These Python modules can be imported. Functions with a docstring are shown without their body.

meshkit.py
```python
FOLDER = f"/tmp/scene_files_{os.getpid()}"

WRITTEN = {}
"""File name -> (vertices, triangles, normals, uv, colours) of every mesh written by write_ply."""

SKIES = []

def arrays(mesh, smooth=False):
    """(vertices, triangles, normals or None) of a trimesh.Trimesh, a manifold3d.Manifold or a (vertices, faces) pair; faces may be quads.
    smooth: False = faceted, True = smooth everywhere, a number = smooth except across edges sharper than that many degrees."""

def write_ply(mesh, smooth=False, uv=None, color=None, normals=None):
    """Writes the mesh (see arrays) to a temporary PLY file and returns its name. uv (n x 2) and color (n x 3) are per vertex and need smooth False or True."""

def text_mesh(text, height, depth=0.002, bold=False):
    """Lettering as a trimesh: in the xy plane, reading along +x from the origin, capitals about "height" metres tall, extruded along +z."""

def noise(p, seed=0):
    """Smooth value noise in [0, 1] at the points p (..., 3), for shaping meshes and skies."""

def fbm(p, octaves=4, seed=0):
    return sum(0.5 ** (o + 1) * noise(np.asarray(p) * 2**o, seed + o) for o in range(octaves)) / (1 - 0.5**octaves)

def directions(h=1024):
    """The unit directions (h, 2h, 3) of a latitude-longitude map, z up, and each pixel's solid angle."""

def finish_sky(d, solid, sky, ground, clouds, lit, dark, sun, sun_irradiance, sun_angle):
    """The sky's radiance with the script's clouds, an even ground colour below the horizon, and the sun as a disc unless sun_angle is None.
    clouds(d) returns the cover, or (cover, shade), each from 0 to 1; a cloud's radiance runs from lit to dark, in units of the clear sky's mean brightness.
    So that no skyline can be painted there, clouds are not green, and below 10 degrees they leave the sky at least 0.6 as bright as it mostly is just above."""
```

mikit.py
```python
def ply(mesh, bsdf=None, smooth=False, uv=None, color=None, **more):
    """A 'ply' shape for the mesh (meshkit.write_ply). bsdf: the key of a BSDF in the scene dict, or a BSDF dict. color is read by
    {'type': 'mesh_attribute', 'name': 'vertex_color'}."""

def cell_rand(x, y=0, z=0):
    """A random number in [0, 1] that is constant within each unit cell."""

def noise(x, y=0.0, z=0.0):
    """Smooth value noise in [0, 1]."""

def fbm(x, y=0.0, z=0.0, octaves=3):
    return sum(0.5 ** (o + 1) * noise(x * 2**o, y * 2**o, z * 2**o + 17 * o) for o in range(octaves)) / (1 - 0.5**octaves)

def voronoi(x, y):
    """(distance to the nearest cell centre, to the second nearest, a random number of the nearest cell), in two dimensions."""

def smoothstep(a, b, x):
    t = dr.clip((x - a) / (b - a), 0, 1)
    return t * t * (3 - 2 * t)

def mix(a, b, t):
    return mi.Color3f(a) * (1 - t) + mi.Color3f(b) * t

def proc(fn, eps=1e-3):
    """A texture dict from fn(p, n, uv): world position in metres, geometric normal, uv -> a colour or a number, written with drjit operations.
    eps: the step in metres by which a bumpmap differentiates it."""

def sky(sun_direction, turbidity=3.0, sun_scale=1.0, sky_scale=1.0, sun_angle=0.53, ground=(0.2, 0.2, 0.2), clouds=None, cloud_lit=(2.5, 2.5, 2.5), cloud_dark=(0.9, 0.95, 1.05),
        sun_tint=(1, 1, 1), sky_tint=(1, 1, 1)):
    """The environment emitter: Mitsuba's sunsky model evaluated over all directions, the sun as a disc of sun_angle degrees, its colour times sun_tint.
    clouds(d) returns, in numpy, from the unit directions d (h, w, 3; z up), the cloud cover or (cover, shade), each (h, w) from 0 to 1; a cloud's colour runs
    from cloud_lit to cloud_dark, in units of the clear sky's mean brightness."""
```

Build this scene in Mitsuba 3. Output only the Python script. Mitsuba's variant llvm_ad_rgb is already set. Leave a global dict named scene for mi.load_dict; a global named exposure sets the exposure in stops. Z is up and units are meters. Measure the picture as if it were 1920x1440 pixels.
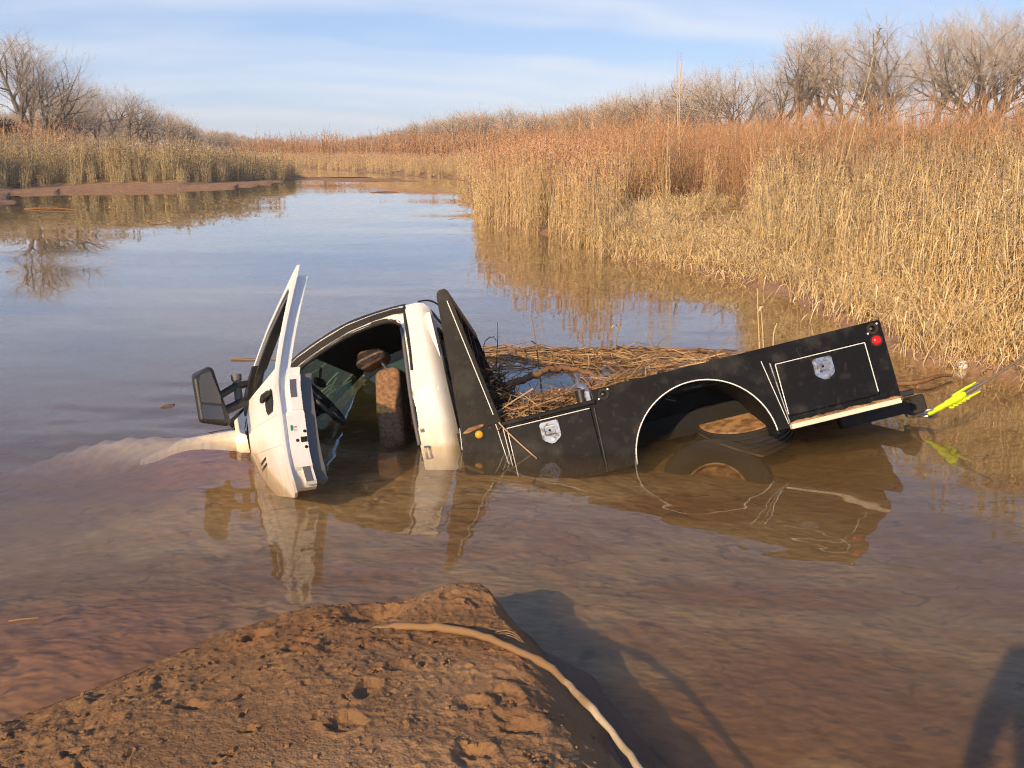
import math, random
import numpy as np, trimesh, shapely, manifold3d
import drjit as dr, mitsuba as mi, mikit, meshkit
from mikit import proc, noise, fbm, voronoi, mix, smoothstep, cell_rand
from scipy.spatial import cKDTree
from scipy.spatial.transform import Rotation
from shapely.geometry import Polygon, Point, box as sbox
T4 = mi.ScalarTransform4f
rng = np.random.default_rng(11)
scene, labels = {}, {}

# ------------------------------------------------------------------ camera, sky, exposure
CAM_H, PITCH = 1.906, math.radians(14.2)
scene['camera'] = {'type': 'perspective', 'fov': 57.7, 'fov_axis': 'x', 'near_clip': 0.05, 'far_clip': 4000.0,
                   'to_world': T4().look_at([0, 0, CAM_H], [0, math.cos(PITCH), CAM_H - math.sin(PITCH)], [0, 0, 1])}
exposure = 1.87
SUN = np.array([-0.423, -0.793, 0.438]); SUN /= np.linalg.norm(SUN)


def cirrus(d):
    z = np.maximum(d[..., 2], 0.02)
    u, v = d[..., 0] / (z + 0.12), d[..., 1] / (z + 0.12)
    a = np.radians(14)
    s, t = u * np.cos(a) + v * np.sin(a), -u * np.sin(a) + v * np.cos(a)
    warp = meshkit.fbm(np.stack([s * 0.9, t * 0.9, s * 0], -1), 3, 5) - 0.5
    n1 = meshkit.fbm(np.stack([s * 0.5 + warp, t * 2.1 + warp * 1.6, s * 0 + 3], -1), 5, 1)
    n2 = meshkit.fbm(np.stack([s * 1.5, t * 6.5 + warp * 3, s * 0 + 9], -1), 4, 2)
    big = meshkit.fbm(np.stack([u * 0.45, v * 0.45, u * 0], -1), 3, 8)
    c = np.clip((n1 - 0.36) * 1.7, 0, 1) * (0.45 + 0.9 * n2) * np.clip(0.35 + 1.3 * big, 0, 1)
    low = np.exp(-np.maximum(d[..., 2], 0) / 0.075)
    c = c * (1 - 0.75 * np.clip((d[..., 2] - 0.12) / 0.3, 0, 1))
    return np.clip(0.02 + 0.80 * c + 0.58 * low, 0, 0.9)


scene['sky'] = mikit.sky(SUN.tolist(), turbidity=3.0, ground=(0.2, 0.16, 0.12), clouds=cirrus, cloud_lit=(2.6, 2.72, 2.95),
                         sun_tint=(1.0, 0.91, 0.75), sky_tint=(0.98, 1.10, 1.46))
labels['sky'] = {'label': 'pale blue winter sky with thin streaks of high cloud', 'kind': 'structure'}


# ------------------------------------------------------------------ materials
def two(b):
    return {'type': 'twosided', 'b': b}


def rgb(*c):
    return {'type': 'rgb', 'value': list(c)}


def pbr(col, rough, metallic=0.0, spec=0.5, **k):
    return two({'type': 'principled', 'base_color': col, 'roughness': rough, 'metallic': metallic, 'specular': spec, **k})


def diffuse(col):
    return two({'type': 'diffuse', 'reflectance': col})


def bumped(b, fn, eps=2e-3):
    return {'type': 'bumpmap', 'tex': proc(fn, eps), 'scale': 1.0, 'b': b}


def white_fn(p, n, uv):       # white paint, silt dried on in a tide line and run marks
    n1 = fbm(p.x * 9, p.y * 9, p.z * 5, 4)
    tide = smoothstep(0.30, 0.02, p.z + (n1 - 0.5) * 0.16)
    runs = fbm(p.x * 45, p.y * 45, p.z * 3, 2)
    dust = smoothstep(0.55, 0.8, fbm(p.x * 3, p.y * 3, p.z * 3, 3)) * 0.12
    c = mix((0.80, 0.80, 0.79), (0.55, 0.43, 0.28), dr.clip(tide * (0.25 + 0.55 * runs) + dust, 0, 1))
    silt = smoothstep(0.045, -0.03, p.z + (n1 - 0.5) * 0.07)
    return mix(c, mix((0.40, 0.31, 0.19), (0.58, 0.48, 0.33), runs), silt * 0.92)


def black_fn(p, n, uv):       # black powder coat, dusty with dried water marks
    a = fbm(p.x * 7, p.y * 7, p.z * 7, 4)
    b = fbm(p.x * 38, p.y * 38, p.z * 20, 3)
    k = smoothstep(0.48, 0.78, a) * 0.6 + smoothstep(0.60, 0.75, b) * 0.35
    low = smoothstep(0.5, 0.0, p.z) * 0.5
    return mix((0.008, 0.008, 0.010), (0.048, 0.046, 0.044), dr.clip(k * 0.85 + low * (0.08 + 0.3 * a), 0, 1))


def mud_fn(p, n, uv):
    a = fbm(p.x * 22, p.y * 22, p.z * 22, 4)
    return mix((0.20, 0.11, 0.06), (0.46, 0.28, 0.15), smoothstep(0.3, 0.7, a))


def seat_fn(p, n, uv):
    a = fbm(p.x * 60, p.y * 60, p.z * 60, 3)
    return mix((0.20, 0.115, 0.07), (0.36, 0.215, 0.13), smoothstep(0.25, 0.75, a))


def chrome_mud(p, n, uv):
    a = fbm(p.x * 40, p.y * 40, p.z * 40, 3)
    return mix((0.62, 0.62, 0.62), (0.32, 0.24, 0.16), smoothstep(0.45, 0.75, a))


M = {}


def mat(name, b):
    scene[name] = b
    M[name] = name


mat('white_paint', pbr(proc(white_fn), 0.28, 0.0, 0.5, clearcoat=0.5, clearcoat_gloss=0.9))
mat('black_coat', pbr(proc(black_fn), 0.40, 0.0, 0.12))
mat('privacy_glass', {'type': 'thindielectric', 'int_ior': 1.5, 'specular_transmittance': rgb(0.10, 0.12, 0.11)})
mat('black_plastic', pbr(rgb(0.022, 0.022, 0.023), 0.45))
mat('grey_plastic', pbr(rgb(0.12, 0.12, 0.125), 0.55))
mat('dark_trim', pbr(rgb(0.012, 0.012, 0.012), 0.75, 0.0, 0.25))
mat('white_line', pbr(rgb(0.78, 0.78, 0.76), 0.4))
mat('cream_strip', pbr(rgb(0.72, 0.66, 0.52), 0.6))
mat('chrome', pbr(proc(chrome_mud), 0.22, 0.85))
mat('mud', diffuse(proc(mud_fn)))
mat('seat_cloth', diffuse(proc(seat_fn)))
mat('rubber', pbr(rgb(0.035, 0.032, 0.029), 0.8, 0.0, 0.25))
mat('amber_lens', pbr(rgb(0.85, 0.36, 0.02), 0.25))
mat('red_lens', pbr(rgb(0.72, 0.01, 0.015), 0.22))
mat('tint_glass', {'type': 'thindielectric', 'int_ior': 1.5, 'specular_transmittance': rgb(0.50, 0.62, 0.50)})
mat('mirror_glass', two({'type': 'roughconductor', 'alpha': 0.12, 'specular_reflectance': rgb(0.24, 0.20, 0.16)}))
mat('crack', diffuse(rgb(0.62, 0.74, 0.60)))
mat('dirty_glass', {'type': 'blendbsdf', 'weight': 0.5, 'a': {'type': 'thindielectric', 'int_ior': 1.5, 'specular_transmittance': rgb(0.45, 0.6, 0.45)}, 'b': two({'type': 'diffuse', 'reflectance': proc(lambda p, n, uv: mix((0.13, 0.18, 0.10), (0.40, 0.44, 0.27), fbm(p.x * 14, p.y * 14, p.z * 14, 3)))})})
mat('yellow_strap', pbr(rgb(0.62, 0.78, 0.015), 0.55))
mat('steel', pbr(rgb(0.42, 0.42, 0.43), 0.4, 0.8))
mat('cable_steel', pbr(rgb(0.20, 0.17, 0.14), 0.6, 0.3))
mat('label_pad', pbr(rgb(0.10, 0.10, 0.13), 0.6))
mat('teal_print', diffuse(rgb(0.03, 0.22, 0.22)))
mat('red_print', diffuse(rgb(0.45, 0.05, 0.05)))
mat('blue_plastic', pbr(rgb(0.10, 0.28, 0.34), 0.2))


def mk_uv(a, b, c, plume, k=0.5, thin=False):
    """Dry stem colours: uv.x a random number of the blade, uv.y its kind (2 and more: seed plume)."""
    def fn(p, n, uv):
        r = uv.x
        patch = fbm(p.x * 0.7, p.y * 0.7, 0.0, 3)
        col = mix(a, b, smoothstep(0.1, 0.9, r))
        col = mix(col, c, smoothstep(0.80, 0.95, r) * 0.8)
        col = mix(col, mi.Color3f(col) * 0.72, smoothstep(0.40, 0.62, patch) * k)
        return dr.select(uv.y > 1.5, mi.Color3f(mix(plume, mi.Color3f(plume) * 1.5, r)), col)
    if thin:
        return {'type': 'principledthin', 'base_color': proc(fn), 'roughness': 0.8, 'spec_trans': 0.0, 'diff_trans': 0.55, 'eta': 1.3}
    return diffuse(proc(fn))


mat('gold_reed', mk_uv((0.60, 0.45, 0.24), (0.78, 0.61, 0.345), (0.88, 0.76, 0.52), (0.32, 0.235, 0.155), 0.3))
mat('far_reed', mk_uv((0.56, 0.41, 0.22), (0.73, 0.55, 0.31), (0.80, 0.65, 0.42), (0.46, 0.28, 0.175)))
mat('olive_reed', mk_uv((0.46, 0.385, 0.215), (0.64, 0.51, 0.29), (0.76, 0.62, 0.38), (0.34, 0.25, 0.18)))
mat('willow_red', mk_uv((0.45, 0.25, 0.138), (0.575, 0.345, 0.195), (0.68, 0.50, 0.32), (0.3, 0.15, 0.08)))
mat('straw', mk_uv((0.26, 0.155, 0.085), (0.46, 0.30, 0.165), (0.72, 0.56, 0.36), (0.2, 0.12, 0.07)))
mat('wet_straw', mk_uv((0.07, 0.045, 0.03), (0.15, 0.09, 0.055), (0.26, 0.17, 0.10), (0.1, 0.06, 0.04)))


def bark_fn(p, n, uv):
    a = fbm(p.x * 3, p.y * 3, p.z * 1.2, 3)
    return mix((0.085, 0.068, 0.056), (0.24, 0.20, 0.165), smoothstep(0.3, 0.7, a))


def twig_fn(lo, hi):
    def fn(p, n, uv):
        return mix(lo, hi, smoothstep(0.2, 0.8, fbm(p.x * 0.35, p.y * 0.35, p.z * 0.5, 3)))
    return fn


mat('bark', diffuse(proc(bark_fn)))
mat('twig_grey', diffuse(proc(twig_fn((0.46, 0.385, 0.315), (0.64, 0.55, 0.46)))))
mat('twig_tan', diffuse(proc(twig_fn((0.46, 0.34, 0.24), (0.58, 0.46, 0.34)))))
mat('cedar_green', diffuse(proc(twig_fn((0.035, 0.03, 0.018), (0.085, 0.055, 0.03)))))


def drift_fn(p, n, uv):
    a = fbm(p.x * 14, p.y * 14, p.z * 14, 3)
    mudk = smoothstep(0.28, 0.10, p.x + (a - 0.5) * 0.25)      # the sand-coated half of the stick
    return mix(mix((0.36, 0.28, 0.18), (0.56, 0.45, 0.30), smoothstep(0.3, 0.7, a)), (0.30, 0.185, 0.10), mudk)


mat('driftwood', diffuse(proc(drift_fn)))


def branch_fn(p, n, uv):
    a = fbm(p.x * 30, p.y * 30, p.z * 30, 3)
    return mix((0.17, 0.085, 0.045), (0.36, 0.21, 0.12), a)


mat('branch_bark', diffuse(proc(branch_fn)))


def sand_fn(p, n, uv):
    a = fbm(p.x * 2.3 + 5, p.y * 2.3, 0.0, 4)
    b = fbm(p.x * 60, p.y * 60, p.z * 60, 3)
    g = noise(p.x * 420, p.y * 420, p.z * 420)
    c = mix((0.225, 0.130, 0.070), (0.345, 0.216, 0.122), smoothstep(0.3, 0.7, a) * 0.6 + b * 0.4)
    c = mix(c, (0.235, 0.115, 0.055), smoothstep(0.56, 0.72, fbm(p.x * 1.6, p.y * 1.6 + 4, 0.0, 3)) * 0.45)
    wet = smoothstep(0.055, 0.005, p.z + (a - 0.5) * 0.03)
    c = mix(c, (0.20, 0.095, 0.045), wet * 0.8)
    return c * (0.86 + 0.28 * g)


def sand_bump(p, n, uv):
    return 0.010 * fbm(p.x * 55, p.y * 55, p.z * 55, 3) + 0.0035 * noise(p.x * 260, p.y * 260, p.z * 260)


mat('sand', bumped(diffuse(proc(sand_fn)), sand_bump, 1.5e-3))


def ground_fn(p, n, uv):
    a = fbm(p.x * 0.55, p.y * 0.55, 0.0, 4)
    b = fbm(p.x * 5, p.y * 5, 0.0, 4)
    f = fbm(p.x * 0.8 + 0.5 * a * 3, p.y * 2.4 + a * 4, 0.0, 4)     # drawn-out silt streaks
    bed = mix((0.275, 0.165, 0.076), (0.40, 0.275, 0.135), smoothstep(0.3, 0.7, f))
    bed = mix(bed, (0.25, 0.115, 0.055), smoothstep(0.52, 0.68, fbm(p.x * 0.9 - 7, p.y * 1.9, 0.0, 3)) * 0.7)
    shoal = dr.exp(-(dr.square((p.x + 2.0) / 0.85) + dr.square((p.y - 3.25) / 0.75)))     # red sand shoal beside the bar
    bed = mix(bed, (0.31, 0.155, 0.075), dr.clip(shoal * 1.3 * (0.6 + 0.8 * f) - 0.1, 0, 0.85))
    wx, wy = p.x + 0.22 * (fbm(p.x * 2, p.y * 2, 3.0, 3) - 0.5), p.y + 0.22 * (fbm(p.x * 2, p.y * 2, 9.0, 3) - 0.5)
    crest = dr.abs(fbm(wx * 4.2, wy * 7.5, 0.0, 3) - 0.5)             # leaf dust caught along the sand ripples
    marks = smoothstep(0.060, 0.015, crest) * smoothstep(0.56, 0.68, fbm(p.x * 6.0, p.y * 6.0, 5.0, 3))
    bed = mix(bed, (0.055, 0.047, 0.042), marks * 0.55)
    fine = fbm(wx * 16, wy * 44, 0.0, 3)
    bed = bed * (0.68 + 0.64 * fine)
    sx_, sy_ = p.x + 2.55, p.y - 6.30 + 0.09 * (p.x + 2.55) + 0.20 * (f - 0.5)
    plume = dr.exp(-(dr.square(sx_ / 0.95) + dr.square(sy_ / 0.10)))     # pale silt trailing off the sunken bonnet
    bed = mix(bed, (0.60, 0.52, 0.37), dr.clip(plume * 1.3, 0, 0.95) * (0.55 + 0.45 * fine))
    mudc = mix((0.27, 0.165, 0.11), (0.42, 0.27, 0.185), b)
    litter = mix((0.22, 0.14, 0.07), (0.44, 0.31, 0.16), smoothstep(0.25, 0.75, b))
    c = mix(bed, mudc, smoothstep(-0.02, 0.02, p.z))
    return mix(c, litter, smoothstep(0.20, 0.32, p.z + (b - 0.5) * 0.1 + 0.12 * smoothstep(-9.0, -4.0, p.x)))


mat('ground_mat', bumped(diffuse(proc(ground_fn)), lambda p, n, uv: 0.03 * fbm(p.x * 7, p.y * 7, 0.0, 3) + 0.011 * fbm(p.x * 20 + 3 * fbm(p.x * 3, p.y * 3, 0.0, 2), p.y * 34, 0.0, 2), 5e-3))
scene['air'] = {'type': 'homogeneous', 'albedo': rgb(0.93, 0.95, 0.97), 'sigma_t': 0.0008}
scene['camera']['medium'] = {'type': 'ref', 'id': 'air'}
scene['haze'] = {'type': 'cube', 'to_world': T4().translate([0, 180, 6.5]).scale([420, 300, 9.5]), 'bsdf': {'type': 'null'}, 'interior': {'type': 'ref', 'id': 'air'}}
labels['haze'] = {'label': 'thin haze of the winter air over river and woods', 'kind': 'stuff'}
scene['murk'] = {'type': 'homogeneous', 'albedo': rgb(0.39, 0.285, 0.14), 'sigma_t': 0.95}
mat('water_mat', {'type': 'thindielectric', 'int_ior': 1.175})


# ------------------------------------------------------------------ mesh helpers
def numbered(name):
    if name not in scene and name not in labels:
        return name
    k = 1
    while f'{name}_{k:03d}' in scene or f'{name}_{k:03d}' in labels:
        k += 1
    return f'{name}_{k:03d}'


def put(name, mesh, material, smooth=False, parent=None, uv=None):
    key = numbered(f'{parent}__{name}' if parent else name)
    scene[key] = mikit.ply(mesh, material, smooth, uv=uv)
    return key


def tag(key, label=None, cat=None, group=None, kind=None):
    labels[key] = {k: v for k, v in (('label', label), ('category', cat), ('group', group), ('kind', kind)) if v}
    return key


def cbox(x0, x1, y0, y1, z0, z1, c=0.006):
    """A box with chamfered edges."""
    P = []
    for x, sx in ((x0, 1), (x1, -1)):
        for y, sy in ((y0, 1), (y1, -1)):
            for z, sz in ((z0, 1), (z1, -1)):
                P += [(x + sx * c, y + sy * c, z), (x + sx * c, y, z + sz * c), (x, y + sy * c, z + sz * c)]
    return trimesh.convex.convex_hull(np.array(P))


def blob(centers, radii, n=2):
    """Hull of spheres: a rounded solid."""
    s = trimesh.creation.icosphere(n)
    P = np.vstack([s.vertices * np.atleast_1d(r) + np.array(c) for c, r in zip(centers, radii)])
    return trimesh.convex.convex_hull(P)


def tube(pts, rad, sides=8, cap=True):
    p = np.asarray(pts, float)
    r = np.broadcast_to(np.asarray(rad, float), (len(p),))
    t = np.gradient(p, axis=0)
    t /= np.linalg.norm(t, axis=1, keepdims=True) + 1e-12
    ref = np.array([0, 0, 1.0]) if abs(t[:, 2]).mean() < 0.8 else np.array([1.0, 0, 0])
    a = np.cross(t, ref); a /= np.linalg.norm(a, axis=1, keepdims=True) + 1e-12
    b = np.cross(t, a)
    ang = np.arange(sides) * 2 * np.pi / sides
    v = (p[:, None] + r[:, None, None] * (np.cos(ang)[None, :, None] * a[:, None] + np.sin(ang)[None, :, None] * b[:, None])).reshape(-1, 3)
    i, j = np.meshgrid(np.arange(len(p) - 1), np.arange(sides), indexing='ij')
    q = np.stack([i * sides + j, i * sides + (j + 1) % sides, (i + 1) * sides + (j + 1) % sides, (i + 1) * sides + j], -1).reshape(-1, 4)
    f = np.vstack([q[:, [0, 2, 1]], q[:, [0, 3, 2]]])
    if cap:
        n = len(v); v = np.vstack([v, p[:1], p[-1:]]); k = np.arange(sides); e = (len(p) - 1) * sides
        f = np.vstack([f, np.stack([k * 0 + n, k, (k + 1) % sides], 1), np.stack([k * 0 + n + 1, e + (k + 1) % sides, e + k], 1)])
    return trimesh.Trimesh(v, f, process=False)


def cat(ms):
    return trimesh.util.concatenate(list(ms))


def spline(pts, n=40):
    from scipy.interpolate import CubicSpline
    p = np.asarray(pts, float)
    s = np.r_[0, np.cumsum(np.linalg.norm(np.diff(p, axis=0), axis=1))]
    return CubicSpline(s, p)(np.linspace(0, s[-1], n))


def xz_plate(poly, y0, y1):
    """Extrude a polygon drawn in x and z from y0 to y1."""
    ms = []
    for g in getattr(poly, 'geoms', [poly]):
        if g.area < 1e-7:
            continue
        m = trimesh.creation.extrude_polygon(g, y1 - y0, engine='earcut')
        v = m.vertices[:, [0, 2, 1]].copy(); v[:, 1] += y0
        ms.append(trimesh.Trimesh(v, m.faces[:, ::-1], process=False))
    return cat(ms)


class Ribbons:
    """Collects thin bent strips and slivers (stems, leaves, twigs) into one mesh with uv = (random, kind)."""
    def __init__(s):
        s.v, s.f, s.uv, s.n = [], [], [], 0

    def strip(s, pts, w, side, r, kind=0.0):
        p = np.asarray(pts, float); k = len(p)
        w = np.broadcast_to(np.asarray(w, float), (k,))[:, None]
        v = np.empty((2 * k, 3)); v[0::2] = p - side * w / 2; v[1::2] = p + side * w / 2
        i = np.arange(k - 1) * 2 + s.n
        s.v.append(v); s.f.append(np.vstack([np.stack([i, i + 1, i + 3], 1), np.stack([i, i + 3, i + 2], 1)]))
        s.uv.append(np.tile([r, kind], (2 * k, 1))); s.n += 2 * k

    def slivers(s, base, tip, w, rnd, kind):
        """n triangles from base to tip."""
        base, tip = np.asarray(base, float), np.asarray(tip, float)
        d = tip - base
        side = np.cross(d, rng.normal(size=d.shape)); side /= np.linalg.norm(side, axis=1, keepdims=True) + 1e-9
        n = len(base); v = np.empty((3 * n, 3))
        w = np.broadcast_to(np.asarray(w, float), (n,))[:, None]
        v[0::3] = base - side * w / 2; v[1::3] = base + side * w / 2; v[2::3] = tip
        s.v.append(v); s.f.append(np.arange(3 * n).reshape(-1, 3) + s.n)
        s.uv.append(np.repeat(np.stack([np.broadcast_to(rnd, (n,)), np.full(n, kind)], 1), 3, axis=0)); s.n += 3 * n

    def mesh(s):
        return trimesh.Trimesh(np.vstack(s.v), np.vstack(s.f), process=False), np.vstack(s.uv)


def unit(v):
    v = np.asarray(v, float)
    return v / (np.linalg.norm(v, axis=-1, keepdims=True) + 1e-12)


# ------------------------------------------------------------------ the setting: river bed and banks
RB = [(4.35, 6.9), (4.22, 7.7), (3.75, 8.3), (3.75, 9.3), (3.67, 10.5), (3.64, 12.1), (3.45, 13.6), (2.96, 15.2), (2.22, 16.1), (1.81, 16.7), (1.55, 18.8), (1.0, 20.8),
      (0.0, 22.9), (-0.65, 25.5), (-0.81, 30), (-1.2, 40), (-1.7, 53), (-3.9, 62.6), (-8.4, 71.6), (-15.7, 87.8), (-23.8, 106), (-45, 128), (-90, 150), (-260, 190), (-900, 420),
      (-900, 1500), (1500, 1500), (1500, -300), (60, -40), (14, -8), (6.5, 1.5), (4.6, 4.6)]
LB = [(-13.2, 21), (-17.0, 31.3), (-17.9, 34.2), (-20.6, 38.3), (-20.5, 40.6), (-19.1, 43.7), (-15.0, 44.8), (-13.7, 46.6), (-13.6, 52), (-13.8, 60.4), (-14.2, 66), (-19, 76), (-34, 92), (-70, 112),
      (-240, 160), (-900, 380), (-1500, 300), (-1500, -300), (-60, -60), (-24, -10), (-14, 8)]
SPIT = [(-14.5, 60.4), (-14.0, 65.0), (-10.0, 65.5), (-7.1, 62.0), (-5.0, 57.5), (-7.8, 55.5), (-11, 57)]


def dense(poly, step):
    ring = Polygon(poly).exterior
    pts = []
    s = 0.0
    while s < ring.length:
        p = ring.interpolate(s); pts.append((p.x, p.y))
        s += max(step, 0.01 * math.hypot(p.x, p.y))
    return np.array(pts)


LANDS = {k: (Polygon(p), cKDTree(dense(p, 0.05))) for k, p in (('R', RB), ('L', LB), ('S', SPIT))}


def sd(which, X, Y):
    poly, tree = LANDS[which]
    d = tree.query(np.stack([X, Y], -1))[0]
    return np.where(shapely.contains_xy(poly, X, Y), d, -d)


def n2(X, Y, f, seed, octaves=3):
    return meshkit.fbm(np.stack([X * f, Y * f, X * 0 + seed * 7.3], -1), octaves, seed) - 0.5


def ground_h(X, Y):
    wob = n2(X, Y, 0.9, 3) * 0.5 + n2(X, Y, 3.5, 4) * 0.12
    r, l, s = sd('R', X, Y) + wob, sd('L', X, Y) + wob * 1.5, sd('S', X, Y) + wob * 2
    nz = n2(X, Y, 0.5, 5) * 0.25 + n2(X, Y, 2.5, 6) * 0.08
    hr = np.where(r > 0, 0.10 * np.clip(r / 0.25, 0, 1) + 0.42 * (1 - np.exp(-np.maximum(r, 0) / 3.0)) + nz * np.clip(r, 0, 1), -9)
    hl = np.where(l > 0, 0.09 * np.clip(l / 0.15, 0, 1) + 0.02 * np.minimum(l, 4) + 0.22 * np.clip((l - 3.2) / 0.35, 0, 1) + 0.25 * (1 - np.exp(-np.maximum(l - 3.5, 0) / 6)) + nz * 0.4 * np.clip(l, 0, 1), -9)
    hs = np.where(s > 0, 0.05 * np.clip(s / 0.5, 0, 1) + 0.04 * n2(X, Y, 1.0, 7), -9)
    m = np.maximum(np.maximum(r, l), s)
    depth = -(0.03 + 0.20 * np.clip(-m / 1.2, 0, 1) + 0.30 * np.clip((-m - 1) / 6, 0, 1)) + n2(X, Y, 0.55, 8) * 0.10 + n2(X, Y, 2.2, 9) * 0.035
    near = np.exp(-(((X + 1.2) / 3.0) ** 2 + ((Y - 3.6) / 1.7) ** 2))          # shallow shelf round the sand bar
    depth = depth * (1 - 0.72 * near)
    hole = np.exp(-(((X + 0.9) / 2.3) ** 4 + ((Y - 6.2) / 1.5) ** 4))          # sand heaped against the sunken truck
    depth = depth * (1 - 0.62 * hole) + near * (n2(X + 0.1 * n2(X, Y, 3, 11), Y * 2.2, 5.5, 10) * 0.03)
    plume = np.exp(-(((X + 2.55) / 0.95) ** 2 + ((Y - 6.30 + 0.09 * (X + 2.55)) / 0.13) ** 2))
    depth = depth * (1 - plume) - 0.078 * plume
    shoal = np.exp(-(((X + 2.0) / 0.85) ** 2 + ((Y - 3.25) / 0.75) ** 2))
    depth = depth * (1 - 0.6 * shoal)
    side = np.exp(-(((X + 1.85) / 0.55) ** 4 + ((Y - 6.0) / 0.36) ** 4))
    depth = depth * (1 - side) + np.maximum(depth, -0.055) * side
    land = np.maximum(np.maximum(hr, hl), hs)
    return np.where(m > 0, land, np.minimum(depth, -0.02))


def polar(rings, az, hfun):
    Rr, A = np.meshgrid(rings, az, indexing='ij')
    X, Y = Rr * np.sin(A), Rr * np.cos(A)
    Z = hfun(X.ravel(), Y.ravel())
    n = len(az)
    i, j = np.meshgrid(np.arange(len(rings) - 1), np.arange(n), indexing='ij')
    q = np.stack([i * n + j, i * n + (j + 1) % n, (i + 1) * n + (j + 1) % n, (i + 1) * n + j], -1).reshape(-1, 4)
    f = np.vstack([q[:, [0, 1, 2]], q[:, [0, 2, 3]]])
    return trimesh.Trimesh(np.stack([X.ravel(), Y.ravel(), Z], 1), f, process=False)


def azimuths(n, half=36, step=5):
    a = np.linspace(-half, half, n)
    b = np.arange(half + step, 360 - half, step)
    return np.radians(np.r_[a, b])


def ring_list(r0, r1, k, dmin):
    r = [r0]
    while r[-1] < r1:
        r.append(r[-1] + max(dmin, min(r[-1] ** 2 / 1770 * k, r[-1] * 0.06)))
    return np.array(r)


g = polar(ring_list(0.3, 2500, 3.2, 0.045), azimuths(330), ground_h)
tag(put('ground', g, 'ground_mat', True), 'river bed of red brown sand rising to low muddy banks', kind='structure')


# water: one sheet over the bed; the ripples are real relief, left out where the sheet's own grid is too coarse for them
TR_T = np.array([2.47915872, 5.6977586, 0.35658687])


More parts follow.
